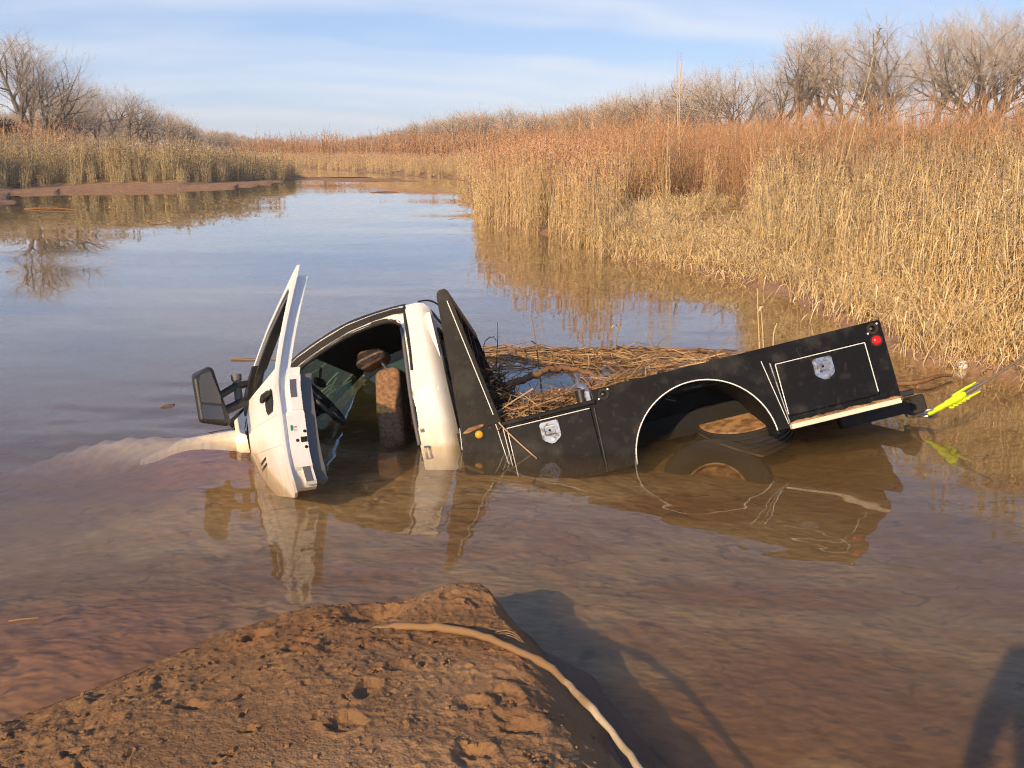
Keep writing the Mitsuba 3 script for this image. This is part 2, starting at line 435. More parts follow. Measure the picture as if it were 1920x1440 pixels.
def water_h(X, Y):
    r = np.hypot(X, Y)
    cell = np.maximum(0.022, np.minimum(r * r / 1770 * 2.0, r * 0.06))
    h = np.zeros_like(X)
    calm = np.clip(0.45 + 1.9 * (n2(X * 0.35, Y, 0.22, 21) + 0.25), 0.2, 1.6)
    lee = 1 - 0.25 * np.exp(-(((X - 1.2) / 2.2) ** 2 + ((Y - 4.9) / 1.2) ** 2))       # still water in the lee of the truck
    swirl = np.exp(-(((X + 2.6) / 1.3) ** 2 + ((Y - 6.6) / 1.1) ** 2))
    for lam, amp, ax, seed in ((9.0, 0.055, 0.5, 38), (3.6, 0.026, 0.4, 30), (1.3, 0.0045, 0.35, 31), (0.55, 0.0026, 0.4, 32), (0.24, 0.0019, 0.5, 33), (0.11, 0.00085, 0.7, 34), (0.06, 0.00022, 0.8, 35)):
        fade = np.clip((lam / cell - 1.2) / 1.4, 0, 1) * (1 if lam < 2 else np.clip((r - 2.0 * lam) / (3.0 * lam), 0, 1))
        h += amp * fade * 2 * n2(X * ax + 0.25 * Y, Y, 1 / lam, seed, 2) * calm * lee * (1 + 1.3 * swirl)
    riff = np.exp(-(((X + 0.9) / 0.7) ** 2 + ((Y - 4.0) / 0.45) ** 2)) + 0.6 * np.exp(-(((X - 0.7) / 1.0) ** 2 + ((Y - 3.9) / 0.3) ** 2))
    h += 0.0011 * np.clip((0.09 / cell - 1.8) / 2, 0, 1) * riff * 2 * n2(X, Y * 1.4, 1 / 0.09, 36, 2)
    return h


wm = polar(ring_list(0.4, 900, 1.9, 0.021), azimuths(620), water_h)
scene['water'] = {**mikit.ply(wm, 'water_mat', True), 'interior': {'type': 'ref', 'id': 'murk'}, 'exterior': {'type': 'ref', 'id': 'air'}}
tag('water', 'shallow silty river water with small ripples, reflecting sky and reeds', kind='structure')

# the sand bar the photograph is taken from
SHORE_L = np.array([(-6, -3), (-3.4, 0.6), (-2.5, 1.8), (-1.98, 2.4), (-1.73, 2.76), (-1.49, 3.05), (-1.17, 3.4), (-0.9, 3.60), (-0.62, 3.66), (-0.42, 3.68), (-0.2, 3.72)])
SHORE_R = np.array([(-0.2, 3.72), (-0.06, 3.62), (0.07, 3.42), (0.19, 3.14), (0.285, 2.9), (0.365, 2.62), (0.44, 2.3), (0.70, 1.7), (1.1, 0.9), (1.8, 0.0), (3.0, -3)])
BAR = Polygon(np.vstack([SHORE_L, SHORE_R[1:], [(3, -6), (-6, -6)]]))


def poly_tree(P):
    s = np.r_[0, np.cumsum(np.linalg.norm(np.diff(P, axis=0), axis=1))]
    t = np.arange(0, s[-1], 0.01)
    return cKDTree(np.stack([np.interp(t, s, P[:, 0]), np.interp(t, s, P[:, 1])], 1))


KL, KR = poly_tree(SHORE_L), poly_tree(SHORE_R)
STICK = [(-0.56, 3.10, 0.25), (-0.46, 3.09, 0.26), (-0.34, 3.05, 0.285), (-0.14, 2.95, 0.300), (0.02, 2.80, 0.315), (0.12, 2.68, 0.315), (0.21, 2.52, 0.305), (0.295, 2.36, 0.28), (0.37, 2.20, 0.245), (0.43, 2.08, 0.215)]


pr = np.random.default_rng(5)
PRINTS = [(pr.uniform(-1.7, 0.25), pr.uniform(2.0, 3.6), pr.uniform(0.035, 0.075), pr.uniform(0.03, 0.05), pr.uniform(0, 3.1), pr.uniform(0.006, 0.016)) for _ in range(40)]
PRINTS += [(pr.uniform(-1.7, 0.25), pr.uniform(2.0, 3.6), pr.uniform(0.010, 0.024), pr.uniform(0.008, 0.014), pr.uniform(0, 3.1), pr.uniform(0.006, 0.018)) for _ in range(110)]


def bar_h(X, Y):
    P = np.stack([X, Y], -1)
    sg = np.where(shapely.contains_xy(BAR, X, Y), 1, -1)
    wob = n2(X, Y, 1.8, 41) * 0.10 + n2(X, Y, 6, 42) * 0.035
    dl, dr_ = KL.query(P)[0] * sg + wob, KR.query(P)[0] * sg + wob * 0.9 + n2(X, Y, 3.0, 51) * 0.26
    hl = np.where(dl > 0, 0.30 * (1 - np.exp(-dl / 0.62)) * 1.05, dl * 0.14)
    hr = np.where(dr_ > 0, 0.33 * np.tanh(dr_ / 0.29), dr_ * 0.9)
    h = np.minimum(hl, hr) * (1 + 0.0 * X)
    h = h + 0.10 * np.exp(-(((X + 0.20) / 0.22) ** 2 + ((Y - 3.42) / 0.20) ** 2)) * (h > -0.05)
    h = h - 0.09 * np.exp(-(((X + 0.52) / 0.09) ** 2 + ((Y - 3.3) / 0.07) ** 2))
    smooth = np.clip(1.15 - 1.1 * np.exp(-(((X + 0.75) / 0.42) ** 2 + ((Y - 2.30) / 0.32) ** 2)), 0.12, 1) * np.clip((h + 0.02) / 0.07, 0.05, 1)
    rough = np.clip(0.55 + 2.2 * n2(X, Y, 1.9, 50), 0.25, 1.25)
    lumps = n2(X, Y, 3.2, 43) * 0.055 + (n2(X, Y, 8, 44) * 0.042 + n2(X, Y, 18, 45) * 0.024 + n2(X, Y, 45, 56, 2) * 0.016) * rough
    ridge = (-np.abs(n2(X, Y, 5.0, 46)) * 0.11 + 0.010) * rough                 # overlapping prints and slumps
    WX, WY = X + n2(X, Y, 9, 52) * 0.10 + n2(X, Y, 28, 53) * 0.03, Y + n2(X, Y, 9, 54) * 0.10 + n2(X, Y, 28, 55) * 0.03
    for px_, py_, ra, rb, ang, dep in PRINTS:
        c, s_ = math.cos(ang), math.sin(ang)
        u, v = ((WX - px_) * c + (WY - py_) * s_) / ra, (-(WX - px_) * s_ + (WY - py_) * c) / rb
        q2 = u * u + v * v
        near_ = q2 < 9
        h[near_] += dep * (0.55 * np.exp(-(np.sqrt(q2[near_]) - 1.25) ** 2 / 0.10) - 1.0 / (1 + np.exp((np.sqrt(q2[near_]) - 0.85) * 9))) * np.clip(h[near_] / 0.1, 0, 1)
    crumbs = np.clip(n2(X, Y, 30, 47, 2) - 0.05, 0, 1) * 0.024 + np.clip(n2(X, Y, 70, 48, 2), 0, 1) * 0.022
    return np.maximum(h + smooth * (lumps + ridge * 0.7 + crumbs), -0.33)


ys = np.r_[np.arange(-5, 1.8, 0.1), np.arange(1.8, 4.3, 0.0062), np.arange(4.4, 4.9, 0.1)]
xs = np.r_[np.arange(-5.5, -2.3, 0.1), np.arange(-2.3, 0.95, 0.0062), np.arange(1.0, 3.0, 0.1)]
XX, YY = np.meshgrid(xs, ys)
ZZ = bar_h(XX.ravel(), YY.ravel())
k = len(xs)
keep = (ZZ > -0.32)
i, j = np.meshgrid(np.arange(len(ys) - 1), np.arange(k - 1), indexing='ij')
q = np.stack([i * k + j, i * k + j + 1, (i + 1) * k + j + 1, (i + 1) * k + j], -1).reshape(-1, 4)
q = q[keep[q].any(1)]
bar = trimesh.Trimesh(np.stack([XX.ravel(), YY.ravel(), ZZ], 1), np.vstack([q[:, [0, 1, 2]], q[:, [0, 2, 3]]]), process=False)
bar.remove_unreferenced_vertices()
tag(put('sand_bar', bar, 'sand', True), 'trampled mound of wet orange sand in the foreground', kind='structure')

# crumbs of sand lying on the bar
cr = trimesh.creation.icosphere(1)
V, Fc = [], []
cx, cy = rng.uniform(-1.9, 0.35, 900), rng.uniform(2.05, 3.75, 900)
ch = bar_h(cx, cy)
dens = n2(cx, cy, 3.0, 49)
for x, y, z, dn in zip(cx, cy, ch, dens):
    if z < 0.03 or dn < -0.05:
        continue
    r = 0.0025 + 0.008 * rng.random() ** 3
    v = cr.vertices * rng.uniform(0.6, 1.25, (len(cr.vertices), 1)) * r * [1, 1, 0.75] + [x, y, z + r * 0.25]
    Fc.append(cr.faces + sum(map(len, V))); V.append(v)
tag(put('sand_crumbs', (np.vstack(V), np.vstack(Fc)), 'sand', True), 'loose crumbs of sand scattered on the mound', kind='stuff')

# ------------------------------------------------------------------ the truck, sunk nose down and rolled away from the camera
TR_M = np.array([[0.9703099711684038, 0.0555477159516545, -0.23539968373752257], [0.026080119393139253, 0.9435658607444454, 0.33015646867816073], [0.24045454294650154, -0.32649336546115, 0.9141026720703976]])
BL, BW = 2.812, 1.99          # bed length and width; local x runs rearward from the bed's front, y to the far side, z up from the skirt's lower edge


def W(P):
    return (np.asarray(P, float) - [BL, 0, 0]) @ TR_M.T + TR_T


TRUCK = 'pickup_truck'


def tput(name, mesh, material, smooth=False, parent=TRUCK, fn=W):
    if not isinstance(mesh, trimesh.Trimesh):
        mesh = cat(mesh)
    mesh = trimesh.Trimesh(fn(mesh.vertices), mesh.faces, process=False)
    return put(name, mesh, material, smooth, parent)


def sub(key):
    return key


def rect(x0, x1, z0, z1):
    return sbox(x0, z0, x1, z1)


def rrect(x0, x1, z0, z1, r):
    return sbox(x0 + r, z0 + r, x1 - r, z1 - r).buffer(r, quad_segs=4)


def disc(x, z, r, n=24):
    return Point(x, z).buffer(r, quad_segs=n // 4)


def ring(x, z, r1, r2, y0, y1):
    return xz_plate(disc(x, z, r2).difference(disc(x, z, r1)), y0, y1)


tag(TRUCK, 'white and black utility bed truck sunk nose down in the river, driver door open', 'truck')
ARCH = (1.546, -0.022, 0.459)
DOOR1, DOOR2 = (0.322, 0.878, 0.02, 0.428), (2.094, 2.684, 0.075, 0.417)
outline = Polygon([(0, 0), (BL, 0), (BL, 0.536), (0.912, 0.536), (0.912, 0.47), (0, 0.47)])
arch_disc = disc(ARCH[0], ARCH[1], ARCH[2], 72)
near_poly = outline.difference(arch_disc).difference(rect(*DOOR1).buffer(0.006)).difference(rect(*DOOR2).buffer(0.006))
for (x, z, r) in ((0.985, 0.492, 0.026), (2.753, 0.488, 0.026)):
    near_poly = near_poly.difference(disc(x, z, r))
tput('side_panel', xz_plate(near_poly, 0, 0.03), 'black_coat')
tput('side_panel', xz_plate(outline.difference(arch_disc), BW - 0.03, BW), 'black_coat')
tput('side_rail', cbox(0.93, BL - 0.01, 0.032, 0.12, 0.44, 0.533), 'black_coat')
tput('side_rail', cbox(0.93, BL - 0.01, BW - 0.12, BW - 0.032, 0.44, 0.533), 'black_coat')
tput('deck', cbox(0.03, BL - 0.05, 0.10, BW - 0.1, 0.395, 0.435), 'black_coat')
tput('tail_panel', cbox(BL - 0.04, BL - 0.003, 0.034, BW - 0.034, 0.0, 0.435), 'black_coat')
tput('front_panel', cbox(0.003, 0.03, 0.034, BW - 0.034, 0.0, 0.44), 'black_coat')
tput('box_lid', cbox(0.30, 0.925, -0.016, 0.30, 0.444, 0.474, 0.005), 'black_coat')
for x0_, x1_ in ((0.31, 0.95), (2.05, 2.75)):
    tput('toolbox_shell', cbox(x0_, x1_, 0.035, 0.36, 0.004, 0.425), 'dark_trim')
# wheel well
an = np.linspace(0, np.pi, 33)
o, n_ = [(ARCH[0] + 0.475 * math.cos(a), ARCH[1] + 0.475 * math.sin(a)) for a in an], [(ARCH[0] + 0.462 * math.cos(a), ARCH[1] + 0.462 * math.sin(a)) for a in an[::-1]]
tput('wheel_well', [xz_plate(Polygon(o + n_), 0.032, 0.72), xz_plate(Polygon(o), 0.72, 0.74)], 'dark_trim')
arc = np.array([(ARCH[0] + 0.459 * math.cos(a), -0.004, ARCH[1] + 0.459 * math.sin(a)) for a in np.linspace(math.radians(3), math.radians(177), 49)])
tput('arch_trim', tube(arc, 0.0048, 6), 'white_line', True)


def line(p, q, r=0.004, y=-0.004):
    return tube([(p[0], y, p[1]), (q[0], y, q[1])], r, 6)


def latch(parent, x, z):
    a = math.radians(0)
    plate = Polygon([(-0.062, 0.058), (-0.05, 0.07), (0.05, 0.07), (0.062, 0.058), (0.062, -0.035), (0.048, -0.05), (0.012, -0.074), (-0.012, -0.074), (-0.048, -0.05), (-0.062, -0.035)])
    sh = lambda g: shapely.affinity.translate(g, x, z)
    hole = rrect(-0.044, 0.044, -0.028, 0.052, 0.008)
    tput('latch', [xz_plate(sh(plate.buffer(-0.006).buffer(0.006).difference(hole)), -0.018, -0.004),
                   xz_plate(sh(hole.buffer(0.004).difference(rrect(-0.038, 0.038, -0.022, 0.046, 0.006))), -0.021, -0.0175)], 'chrome', 30, parent)
    pan = cbox(-0.044, 0.044, -0.0065, -0.0045, -0.028, 0.052, 0.0008); pan.apply_translation([x, 0, z])
    tput('latch_pan', pan, 'steel', False, parent)
    pad = trimesh.convex.convex_hull(np.array([(-0.034, -0.007, 0.036), (0.034, -0.007, 0.036), (-0.030, -0.017, -0.010), (0.030, -0.017, -0.010), (-0.034, -0.012, -0.022), (0.034, -0.012, -0.022), (-0.034, -0.0065, -0.022), (0.034, -0.0065, -0.022)]) + [x, 0, z])
    tput('latch_paddle', pad, 'chrome', False, parent)
    tput('lock_cylinder', xz_plate(sh(disc(0.004, -0.052, 0.011)), -0.023, -0.017), 'steel', 30, parent)
    tput('keyhole', xz_plate(sh(disc(-0.004, 0.012, 0.008)), -0.0165, -0.010), 'dark_trim', False, parent)


d1 = tput('toolbox_door', xz_plate(rect(*DOOR1), -0.004, 0.02), 'black_coat')
labels[d1] = {'label': 'front toolbox door with a muddy latch'}
tput('trim', [line((0.325, 0.425), (0.876, 0.425), 0.0035, -0.006), line((0.326, 0.03), (0.326, 0.42), 0.0035, -0.006)], 'white_line', True, d1)
latch(d1, 0.597, 0.336)
d2 = tput('toolbox_door', xz_plate(rect(*DOOR2), -0.004, 0.02), 'black_coat')
labels[d2] = {'label': 'rear toolbox door with a shiny latch and white edging'}
tput('trim', [line((2.097, 0.414), (2.681, 0.414), 0.0035, -0.006), line((2.681, 0.09), (2.681, 0.412), 0.0035, -0.006), line((2.098, 0.085), (2.097, 0.412), 0.0035, -0.006)], 'white_line', True, d2)
latch(d2, 2.388, 0.318)
tput('edge_strip', [line((2.016, 0.455), (2.082, 0.025), 0.003)], 'white_line', True)
tput('edge_strip', [line((2.066, 0.43), (2.092, 0.03), 0.0045)], 'chrome', True)
tput('edge_strip', [line((0.905, 0.42), (0.892, 0.0), 0.007)], 'black_plastic', True)
tput('edge_strip', [line((0.262, 0.47), (0.284, 0.20), 0.003)], 'white_line', True)
tput('edge_strip', [line((0.302, 0.43), (0.306, 0.18), 0.003)], 'white_line', True)
tput('edge_strip', [line((0.028, 0.50), (0.012, 0.36), 0.003)], 'white_line', True)
# ledge under the rear toolbox, caked with mud
tput('step_ledge', cbox(2.085, 2.79, -0.055, 0.0, -0.012, 0.020, 0.003), 'cream_strip')
mv = []
for x in np.arange(2.10, 2.78, 0.022):
    mv.append(blob([(x, -0.025 + rng.uniform(-.008, .008), 0.024), (x + 0.03, -0.028, 0.024)], [[0.020, 0.020, 0.006 + 0.012 * rng.random()], [0.022, 0.022, 0.006 + 0.010 * rng.random()]], 1))
tput('mud_cake', mv, 'mud', 40)
tput('mud_cake', [blob([(0.10, -0.004, 0.475), (0.16, -0.004, 0.482), (0.07, -0.004, 0.462)], [[.03, .006, .014], [.025, .006, .01], [.03, .006, .008]], 2)], 'mud', 40)
# sockets and lamps
for x, z in ((0.985, 0.492), (2.753, 0.488)):
    s = tput('lamp_socket', [ring(x, z, 0.022, 0.036, -0.008, 0.0), ring(x, z, 0.020, 0.026, -0.004, 0.05)], 'rubber', 30)
    tput('socket_back', [xz_plate(disc(x, z, 0.024), 0.045, 0.05), xz_plate(disc(x - .005, z + .003, 0.009), 0.012, 0.045)], 'grey_plastic', 30, s)
    tput('screw', [xz_plate(disc(x + 0.034, z + 0.026, 0.006), -0.006, 0), xz_plate(disc(x - 0.036, z - 0.024, 0.006), -0.006, 0)], 'white_line', 30, s)


def lamp(name, x, z, r, m):
    s = trimesh.creation.icosphere(3); v = s.vertices * [r, 0.018, r] + [x, -0.006, z]
    b = tput(name, ring(x, z, r * 0.96, r * 1.28, -0.010, 0.0), 'rubber', 30)
    tput('lens', trimesh.Trimesh(v, s.faces, process=False), m, True, b)


lamp('tail_lamp', 2.757, 0.409, 0.030, 'red_lens')
lamp('marker_lamp', 0.141, 0.430, 0.026, 'amber_lens')
# headache rack: two tapered wings, a bulkhead with slots and a rounded top beam
wing = Polygon([(0.028, 0.472), (0.078, 1.38), (0.086, 1.405), (0.105, 1.42), (0.14, 1.42), (0.158, 1.405), (0.163, 1.36), (0.30, 0.472)])
tput('rack_wing', xz_plate(wing, 0.002, 0.035), 'black_coat')
tput('rack_wing', xz_plate(wing, BW - 0.035, BW - 0.002), 'black_coat')
tput('wing_trim', [line((0.140, 1.335), (0.262, 0.532), 0.0038, -0.002)], 'white_line', True)
bulk = sbox(0.04, 0.44, BW - 0.04, 1.36)
for yy in np.arange(0.30, 1.7, 0.22):
    for zz in (1.02, 1.14, 1.26):
        bulk = bulk.difference(sbox(yy, zz, yy + 0.16, zz + 0.075))
bm = trimesh.creation.extrude_polygon(bulk, 0.012, engine='earcut')
bm = trimesh.Trimesh(np.stack([bm.vertices[:, 2] + 0.088, bm.vertices[:, 0], bm.vertices[:, 1]], 1), bm.faces, process=False)
tput('rack_bulkhead', bm, 'black_coat')
tput('rack_beam', blob([(0.10, 0.04, 1.39), (0.14, 0.04, 1.39), (0.10, BW - .04, 1.39), (0.14, BW - .04, 1.39), (0.10, 0.04, 1.36), (0.14, 0.04, 1.36), (0.10, BW - .04, 1.36), (0.14, BW - .04, 1.36)], [0.022] * 8, 2), 'black_coat', 40)
for yy in (0.28, 0.72, 1.25, 1.71):
    tput('rack_post', cbox(0.102, 0.15, yy - 0.02, yy + 0.02, 0.44, 1.36, 0.004), 'black_coat')
# fuel neck behind the front box
tput('filler_neck', tube([(0.845, 0.10, 0.45), (0.845, 0.10, 0.56)], 0.034, 14), 'black_plastic', 30)
tput('filler_pipe', [tube(spline([(0.89, 0.14, 0.44), (0.885, 0.15, 0.54), (0.86, 0.17, 0.585), (0.82, 0.2, 0.575)], 12), 0.03, 12), cbox(0.87, 0.905, 0.06, 0.12, 0.45, 0.545, 0.004)], 'chrome', 30)
# rear bumper and drawbar
tput('bumper', cbox(BL, BL + 0.17, 0.22, BW - 0.22, 0.015, 0.055, 0.008), 'black_plastic')
tput('drawbar', [cbox(BL - 0.2, BL + 0.36, 0.70, 0.80, -0.11, -0.02, 0.008), cbox(BL + 0.30, BL + 0.40, 0.67, 0.83, -0.13, -0.0, 0.01)], 'rubber')
tput('frame_rail', [cbox(0.0, BL - 0.1, 0.55, 0.62, 0.10, 0.27, 0.008), cbox(0.0, BL - 0.1, 1.37, 1.44, 0.10, 0.27, 0.008)], 'dark_trim')


def tyre(c, axis, R=0.38, w=0.24, rim=0.22):
    """Tread ribs, sidewalls and bead as one turned profile; returns tyre and rim meshes in local frame."""
    prof = [(rim, -w * .36), (rim + .05, -w * .48), (R - .06, -w * .5), (R - .02, -w * .46)]
    k = 5
    for i in range(k):
        a = -w * .44 + i * w * .88 / k
        prof += [(R, a + .004), (R, a + w * .88 / k - .016), (R - .012, a + w * .88 / k - .014), (R - .012, a + w * .88 / k)]
    prof += [(R - .02, w * .46), (R - .06, w * .5), (rim + .05, w * .48), (rim, w * .36)]
    t = trimesh.creation.revolve(np.array(prof), sections=48)
    rp = [(0.0, -w * .1), (0.06, -w * .1), (0.065, -w * .22), (0.09, -w * .22), (0.10, -w * .12), (rim - .03, -w * .2), (rim - .01, -w * .36), (rim, -w * .36), (rim, w * .36), (0.0, w * .3)]
    r = trimesh.creation.revolve(np.array(rp), sections=36)
    A = trimesh.geometry.align_vectors([0, 0, 1], axis)
    for m in (t, r):
        m.apply_transform(A); m.apply_translation(c)
    return t, r


t, r = tyre((1.57, 0.40, -0.33), (0, 1, 0))
wk = tput('wheel', t, 'rubber', 30)
tput('rim', r, 'mud', 30, wk)
t, r = tyre((1.57, BW - 0.40, -0.33), (0, 1, 0))
wk = tput('wheel', t, 'rubber', 30)
tput('rim', r, 'mud', 30, wk)
ax_l = TR_M.T @ unit(np.array([-0.24, -0.06, 0.97]))
t, r = tyre((1.915, 0.60, 0.055), ax_l, 0.33, 0.21, 0.19)
wk = tput('spare_wheel', t, 'rubber', 30)
labels[wk] = {'label': 'spare tyre hanging loose under the bed'}
cov = trimesh.creation.cylinder(0.305, 0.012, sections=40); cov.apply_transform(trimesh.geometry.align_vectors([0, 0, 1], ax_l)); cov.apply_translation(np.array([1.915, 0.60, 0.055]) + ax_l * 0.108)
tput('mud_cake', cov, 'mud', 30, wk)
tput('bracket', [cbox(2.0, 2.05, 0.40, 0.46, 0.02, 0.20, 0.006)], 'mud')

# ---- cab


def yn(z):
    t = np.clip((np.asarray(z) - 0.80) / 0.60, 0, 1.2)
    return 0.08 + 0.16 * t ** 1.1


def cab_map(side):
    """Shift a plate drawn at y=0 on to the cab's curved side, rounding its rear corner."""
    def fn(v):
        v = v.copy()
        y = v[:, 1] + yn(v[:, 2]) + 0.085 * np.clip((v[:, 0] + 0.10) / 0.10, 0, 1) ** 2.2 + 0.06 * np.clip((v[:, 2] - 1.37) / 0.07, 0, 1) ** 2
        v[:, 1] = y if side == 0 else BW - y
        return v
    return fn


ROOF = [(0.0, 1.30), (-0.012, 1.375), (-0.045, 1.418), (-0.105, 1.440), (-0.183, 1.440), (-0.259, 1.438), (-0.393, 1.428), (-0.590, 1.394), (-0.790, 1.326), (-0.951, 1.257), (-1.055, 1.190), (-1.25, 1.06), (-1.45, 0.915)]
OPEN = [(-0.27, -0.02), (-0.258, 0.548), (-0.240, 0.87), (-0.221, 1.17), (-0.214, 1.255), (-0.225, 1.305), (-0.262, 1.338), (-0.32, 1.352), (-0.407, 1.350), (-0.602, 1.318), (-0.801, 1.248), (-0.963, 1.173), (-1.18, 1.025), (-1.36, 0.90), (-1.38, 0.80), (-1.38, -0.02)]
cab_out = Polygon(ROOF + [(-1.45, -0.12), (0.0, -0.12)])
cab_poly = cab_out.difference(Polygon(OPEN))


def side_mesh(poly, y0, y1, side, step=0.035):
    ms = []
    for x0 in np.arange(-1.5, 0.05, 0.25):
        piece = poly.intersection(sbox(x0, -1, x0 + 0.25, 2))
        if not piece.is_empty:
            ms.append(xz_plate(piece.segmentize(step), y0, y1))
    m = cat(ms).subdivide_to_size(0.06)
    v = cab_map(side)(np.array(m.vertices))
    return trimesh.Trimesh(v, m.faces if side == 0 else m.faces[:, ::-1], process=False)


CAB = tput('cab', [side_mesh(cab_poly, 0, 0.045, 0)], 'white_paint', 35)
win_far = Polygon([(-0.30, 0.86), (-0.28, 1.30), (-0.42, 1.315), (-0.62, 1.285), (-0.80, 1.215), (-1.2, 0.94), (-1.2, 0.86)])
tput('far_side', side_mesh(cab_out.difference(win_far), 0, 0.045, 1), 'white_paint', 35, CAB)
tput('far_window', side_mesh(win_far, 0.02, 0.022, 1), 'tint_glass', False, CAB)
# roof skin, rear wall
rp = spline([(x, 0, z) for x, z in ROOF[2:9]] + [(-0.88, 0, 1.288)], 22)
G = []
for p in rp:
    y0 = float(yn(p[2])) + 0.055
    for k in range(13):
        s = k / 12
        y = y0 + (BW - 2 * y0) * s
        G.append((p[0], y, p[2] - 0.012 + 0.055 * (1 - abs(2 * s - 1) ** 2.6) * min(1, (0.15 - p[0]) / 0.25)))
G = np.array(G)
i, j = np.meshgrid(np.arange(21), np.arange(12), indexing='ij')
q = np.stack([i * 13 + j, i * 13 + j + 1, (i + 1) * 13 + j + 1, (i + 1) * 13 + j], -1).reshape(-1, 4)
rf = trimesh.Trimesh(np.vstack([G, G - [0, 0, 0.02]]), np.vstack([q[:, [0, 1, 2]], q[:, [0, 2, 3]], q[:, [0, 2, 1]] + len(G), q[:, [0, 3, 2]] + len(G)]), process=False)
tput('roof', rf, 'white_paint', 35, CAB)
back = sbox(0.20, -0.1, BW - 0.20, 1.33)
back_win = sbox(0.42, 0.90, BW - 0.42, 1.24).buffer(-0.04).buffer(0.04)
def yz_plate(poly, x0, x1):
    m = trimesh.creation.extrude_polygon(poly, x1 - x0, engine='earcut')
    return trimesh.Trimesh(np.stack([m.vertices[:, 2] + x0, m.vertices[:, 0], m.vertices[:, 1]], 1), m.faces, process=False)
tput('rear_wall', yz_plate(back.difference(back_win), -0.035, -0.008), 'white_paint', 35, CAB)
tput('rear_window', yz_plate(back_win.buffer(0.01), -0.020, -0.017), 'privacy_glass', False, CAB)
tput('rear_gasket', yz_plate(back_win.buffer(0.02).difference(back_win.buffer(-0.012)), -0.010, 0.002), 'rubber', False, CAB)


def on_side(pts, y=-0.004):
    P = np.array([(x, y, z) for x, z in pts]); return cab_map(0)(P)


rail = on_side([(-0.190, 1.395), (-0.259, 1.405), (-0.393, 1.395), (-0.590, 1.360), (-0.790, 1.292), (-0.951, 1.222), (-1.07, 1.145), (-1.30, 0.99)])
R1 = spline(rail, 40)
up = np.array([0, 0, 0.026])
strip_v = []
ws_line = shapely.LineString([(-0.190, 1.398), (-0.259, 1.407), (-0.393, 1.397), (-0.590, 1.362), (-0.790, 1.294), (-0.951, 1.224), (-1.07, 1.147), (-1.30, 0.99)]).buffer(0.022, cap_style='flat')
tput('weatherstrip', side_mesh(ws_line, -0.012, 0.0, 0), 'rubber', 35, CAB)
tput('drip_rail', tube(spline(on_side([(-0.176, 1.436), (-0.259, 1.440), (-0.393, 1.430), (-0.590, 1.396), (-0.790, 1.328), (-0.951, 1.258), (-1.055, 1.190), (-1.30, 1.03)]) + [0, 0.02, 0], 40), 0.016, 8), 'black_plastic', True, CAB)
OP = [p for p in OPEN if p[1] > 0.3]
tput('door_seal', tube(spline(np.vstack([on_side([(a, b)], 0.02) for a, b in OP]), 70), 0.021, 8), 'rubber', True, CAB)
vent = spline(on_side([(-0.180, 1.425), (-0.186, 1.32), (-0.192, 1.15), (-0.207, 0.962)]), 20)
tput('seam_strip', tube(vent, 0.010, 6), 'rubber', True, CAB)
tput('pillar_edge', tube(spline(on_side([(-0.222, 1.27), (-0.228, 1.1), (-0.245, 0.85), (-0.262, 0.56), (-0.265, 0.46)]), 30), 0.013, 8), 'grey_plastic', True, CAB)
tput('striker', tube([(-0.215, 0.072, 0.55), (-0.235, 0.072, 0.55)], 0.012, 8), 'steel', 30, CAB)
tput('striker', [tube([(-0.235, 0.06, 0.44), (-0.205, 0.06, 0.44), (-0.205, 0.06, 0.36), (-0.235, 0.06, 0.36), (-0.235, 0.06, 0.44)], 0.007, 6)], 'steel', 30, CAB)
tput('aerial_wire', tube(spline([(-0.08, 0.30, 1.44), (-0.02, 0.36, 1.445), (0.05, 0.5, 1.40), (0.09, 0.55, 1.34)], 14), 0.006, 6), 'rubber', True, CAB)
# windscreen, starred and cracked
def screen(s, t):        # s across from near to far, t from roof to cowl
    x = -0.88 + (-1.50 + 0.88) * t - (0.03 + 0.10 * t) * math.sin(math.pi * s)
    return (x, 0.25 - 0.10 * t + (BW - 0.50 + 0.20 * t) * s, 1.262 + (0.90 - 1.262) * t + 0.02 * math.sin(math.pi * s))
G = np.array([screen(a, b) for a in np.linspace(0, 1, 13) for b in np.linspace(0, 1, 7)])
i, j = np.meshgrid(np.arange(12), np.arange(6), indexing='ij')
q = np.stack([i * 7 + j, i * 7 + j + 1, (i + 1) * 7 + j + 1, (i + 1) * 7 + j], -1).reshape(-1, 4)
ws = tput('windscreen', trimesh.Trimesh(G, np.vstack([q[:, [0, 1, 2]], q[:, [0, 2, 3]]]), process=False), 'dirty_glass', True, CAB)
labels[ws] = {'label': 'cracked green tinted windscreen'}
cm = []
for k in range(46):
    s, t, a = rng.uniform(0.05, 0.95), rng.uniform(0.05, 0.95), rng.uniform(0, 6.28)
    pts = []
    for m_ in range(rng.integers(3, 7)):
        pts.append(screen(min(max(s, 0), 1), min(max(t, 0), 1))); a += rng.normal() * 0.4
        s += 0.05 * math.cos(a); t += 0.10 * math.sin(a)
    cm.append(tube(np.array(pts) + [0.004, 0, -0.004], rng.uniform(0.002, 0.0055), 4, False))
put('pickup_truck__windscreen_cracks', trimesh.Trimesh(W(cat(cm).vertices), cat(cm).faces, process=False), 'crack')
labels['pickup_truck__windscreen_cracks'] = {'kind': 'stuff'}
for s in (0.0, 1.0):
    tput('screen_pillar', tube([screen(s, t) for t in np.linspace(-0.05, 1, 8)], 0.028, 8), 'dark_trim', True, CAB)
tput('inner_mirror', [blob([(-0.99, BW / 2 - .3, 1.13), (-0.99, BW / 2 - .1, 1.13)], [[.018, .03, .035]] * 2), tube([(-0.99, BW / 2 - .2, 1.13), (-0.96, BW / 2 - .2, 1.24)], 0.01, 6)], 'dark_trim', True, CAB)
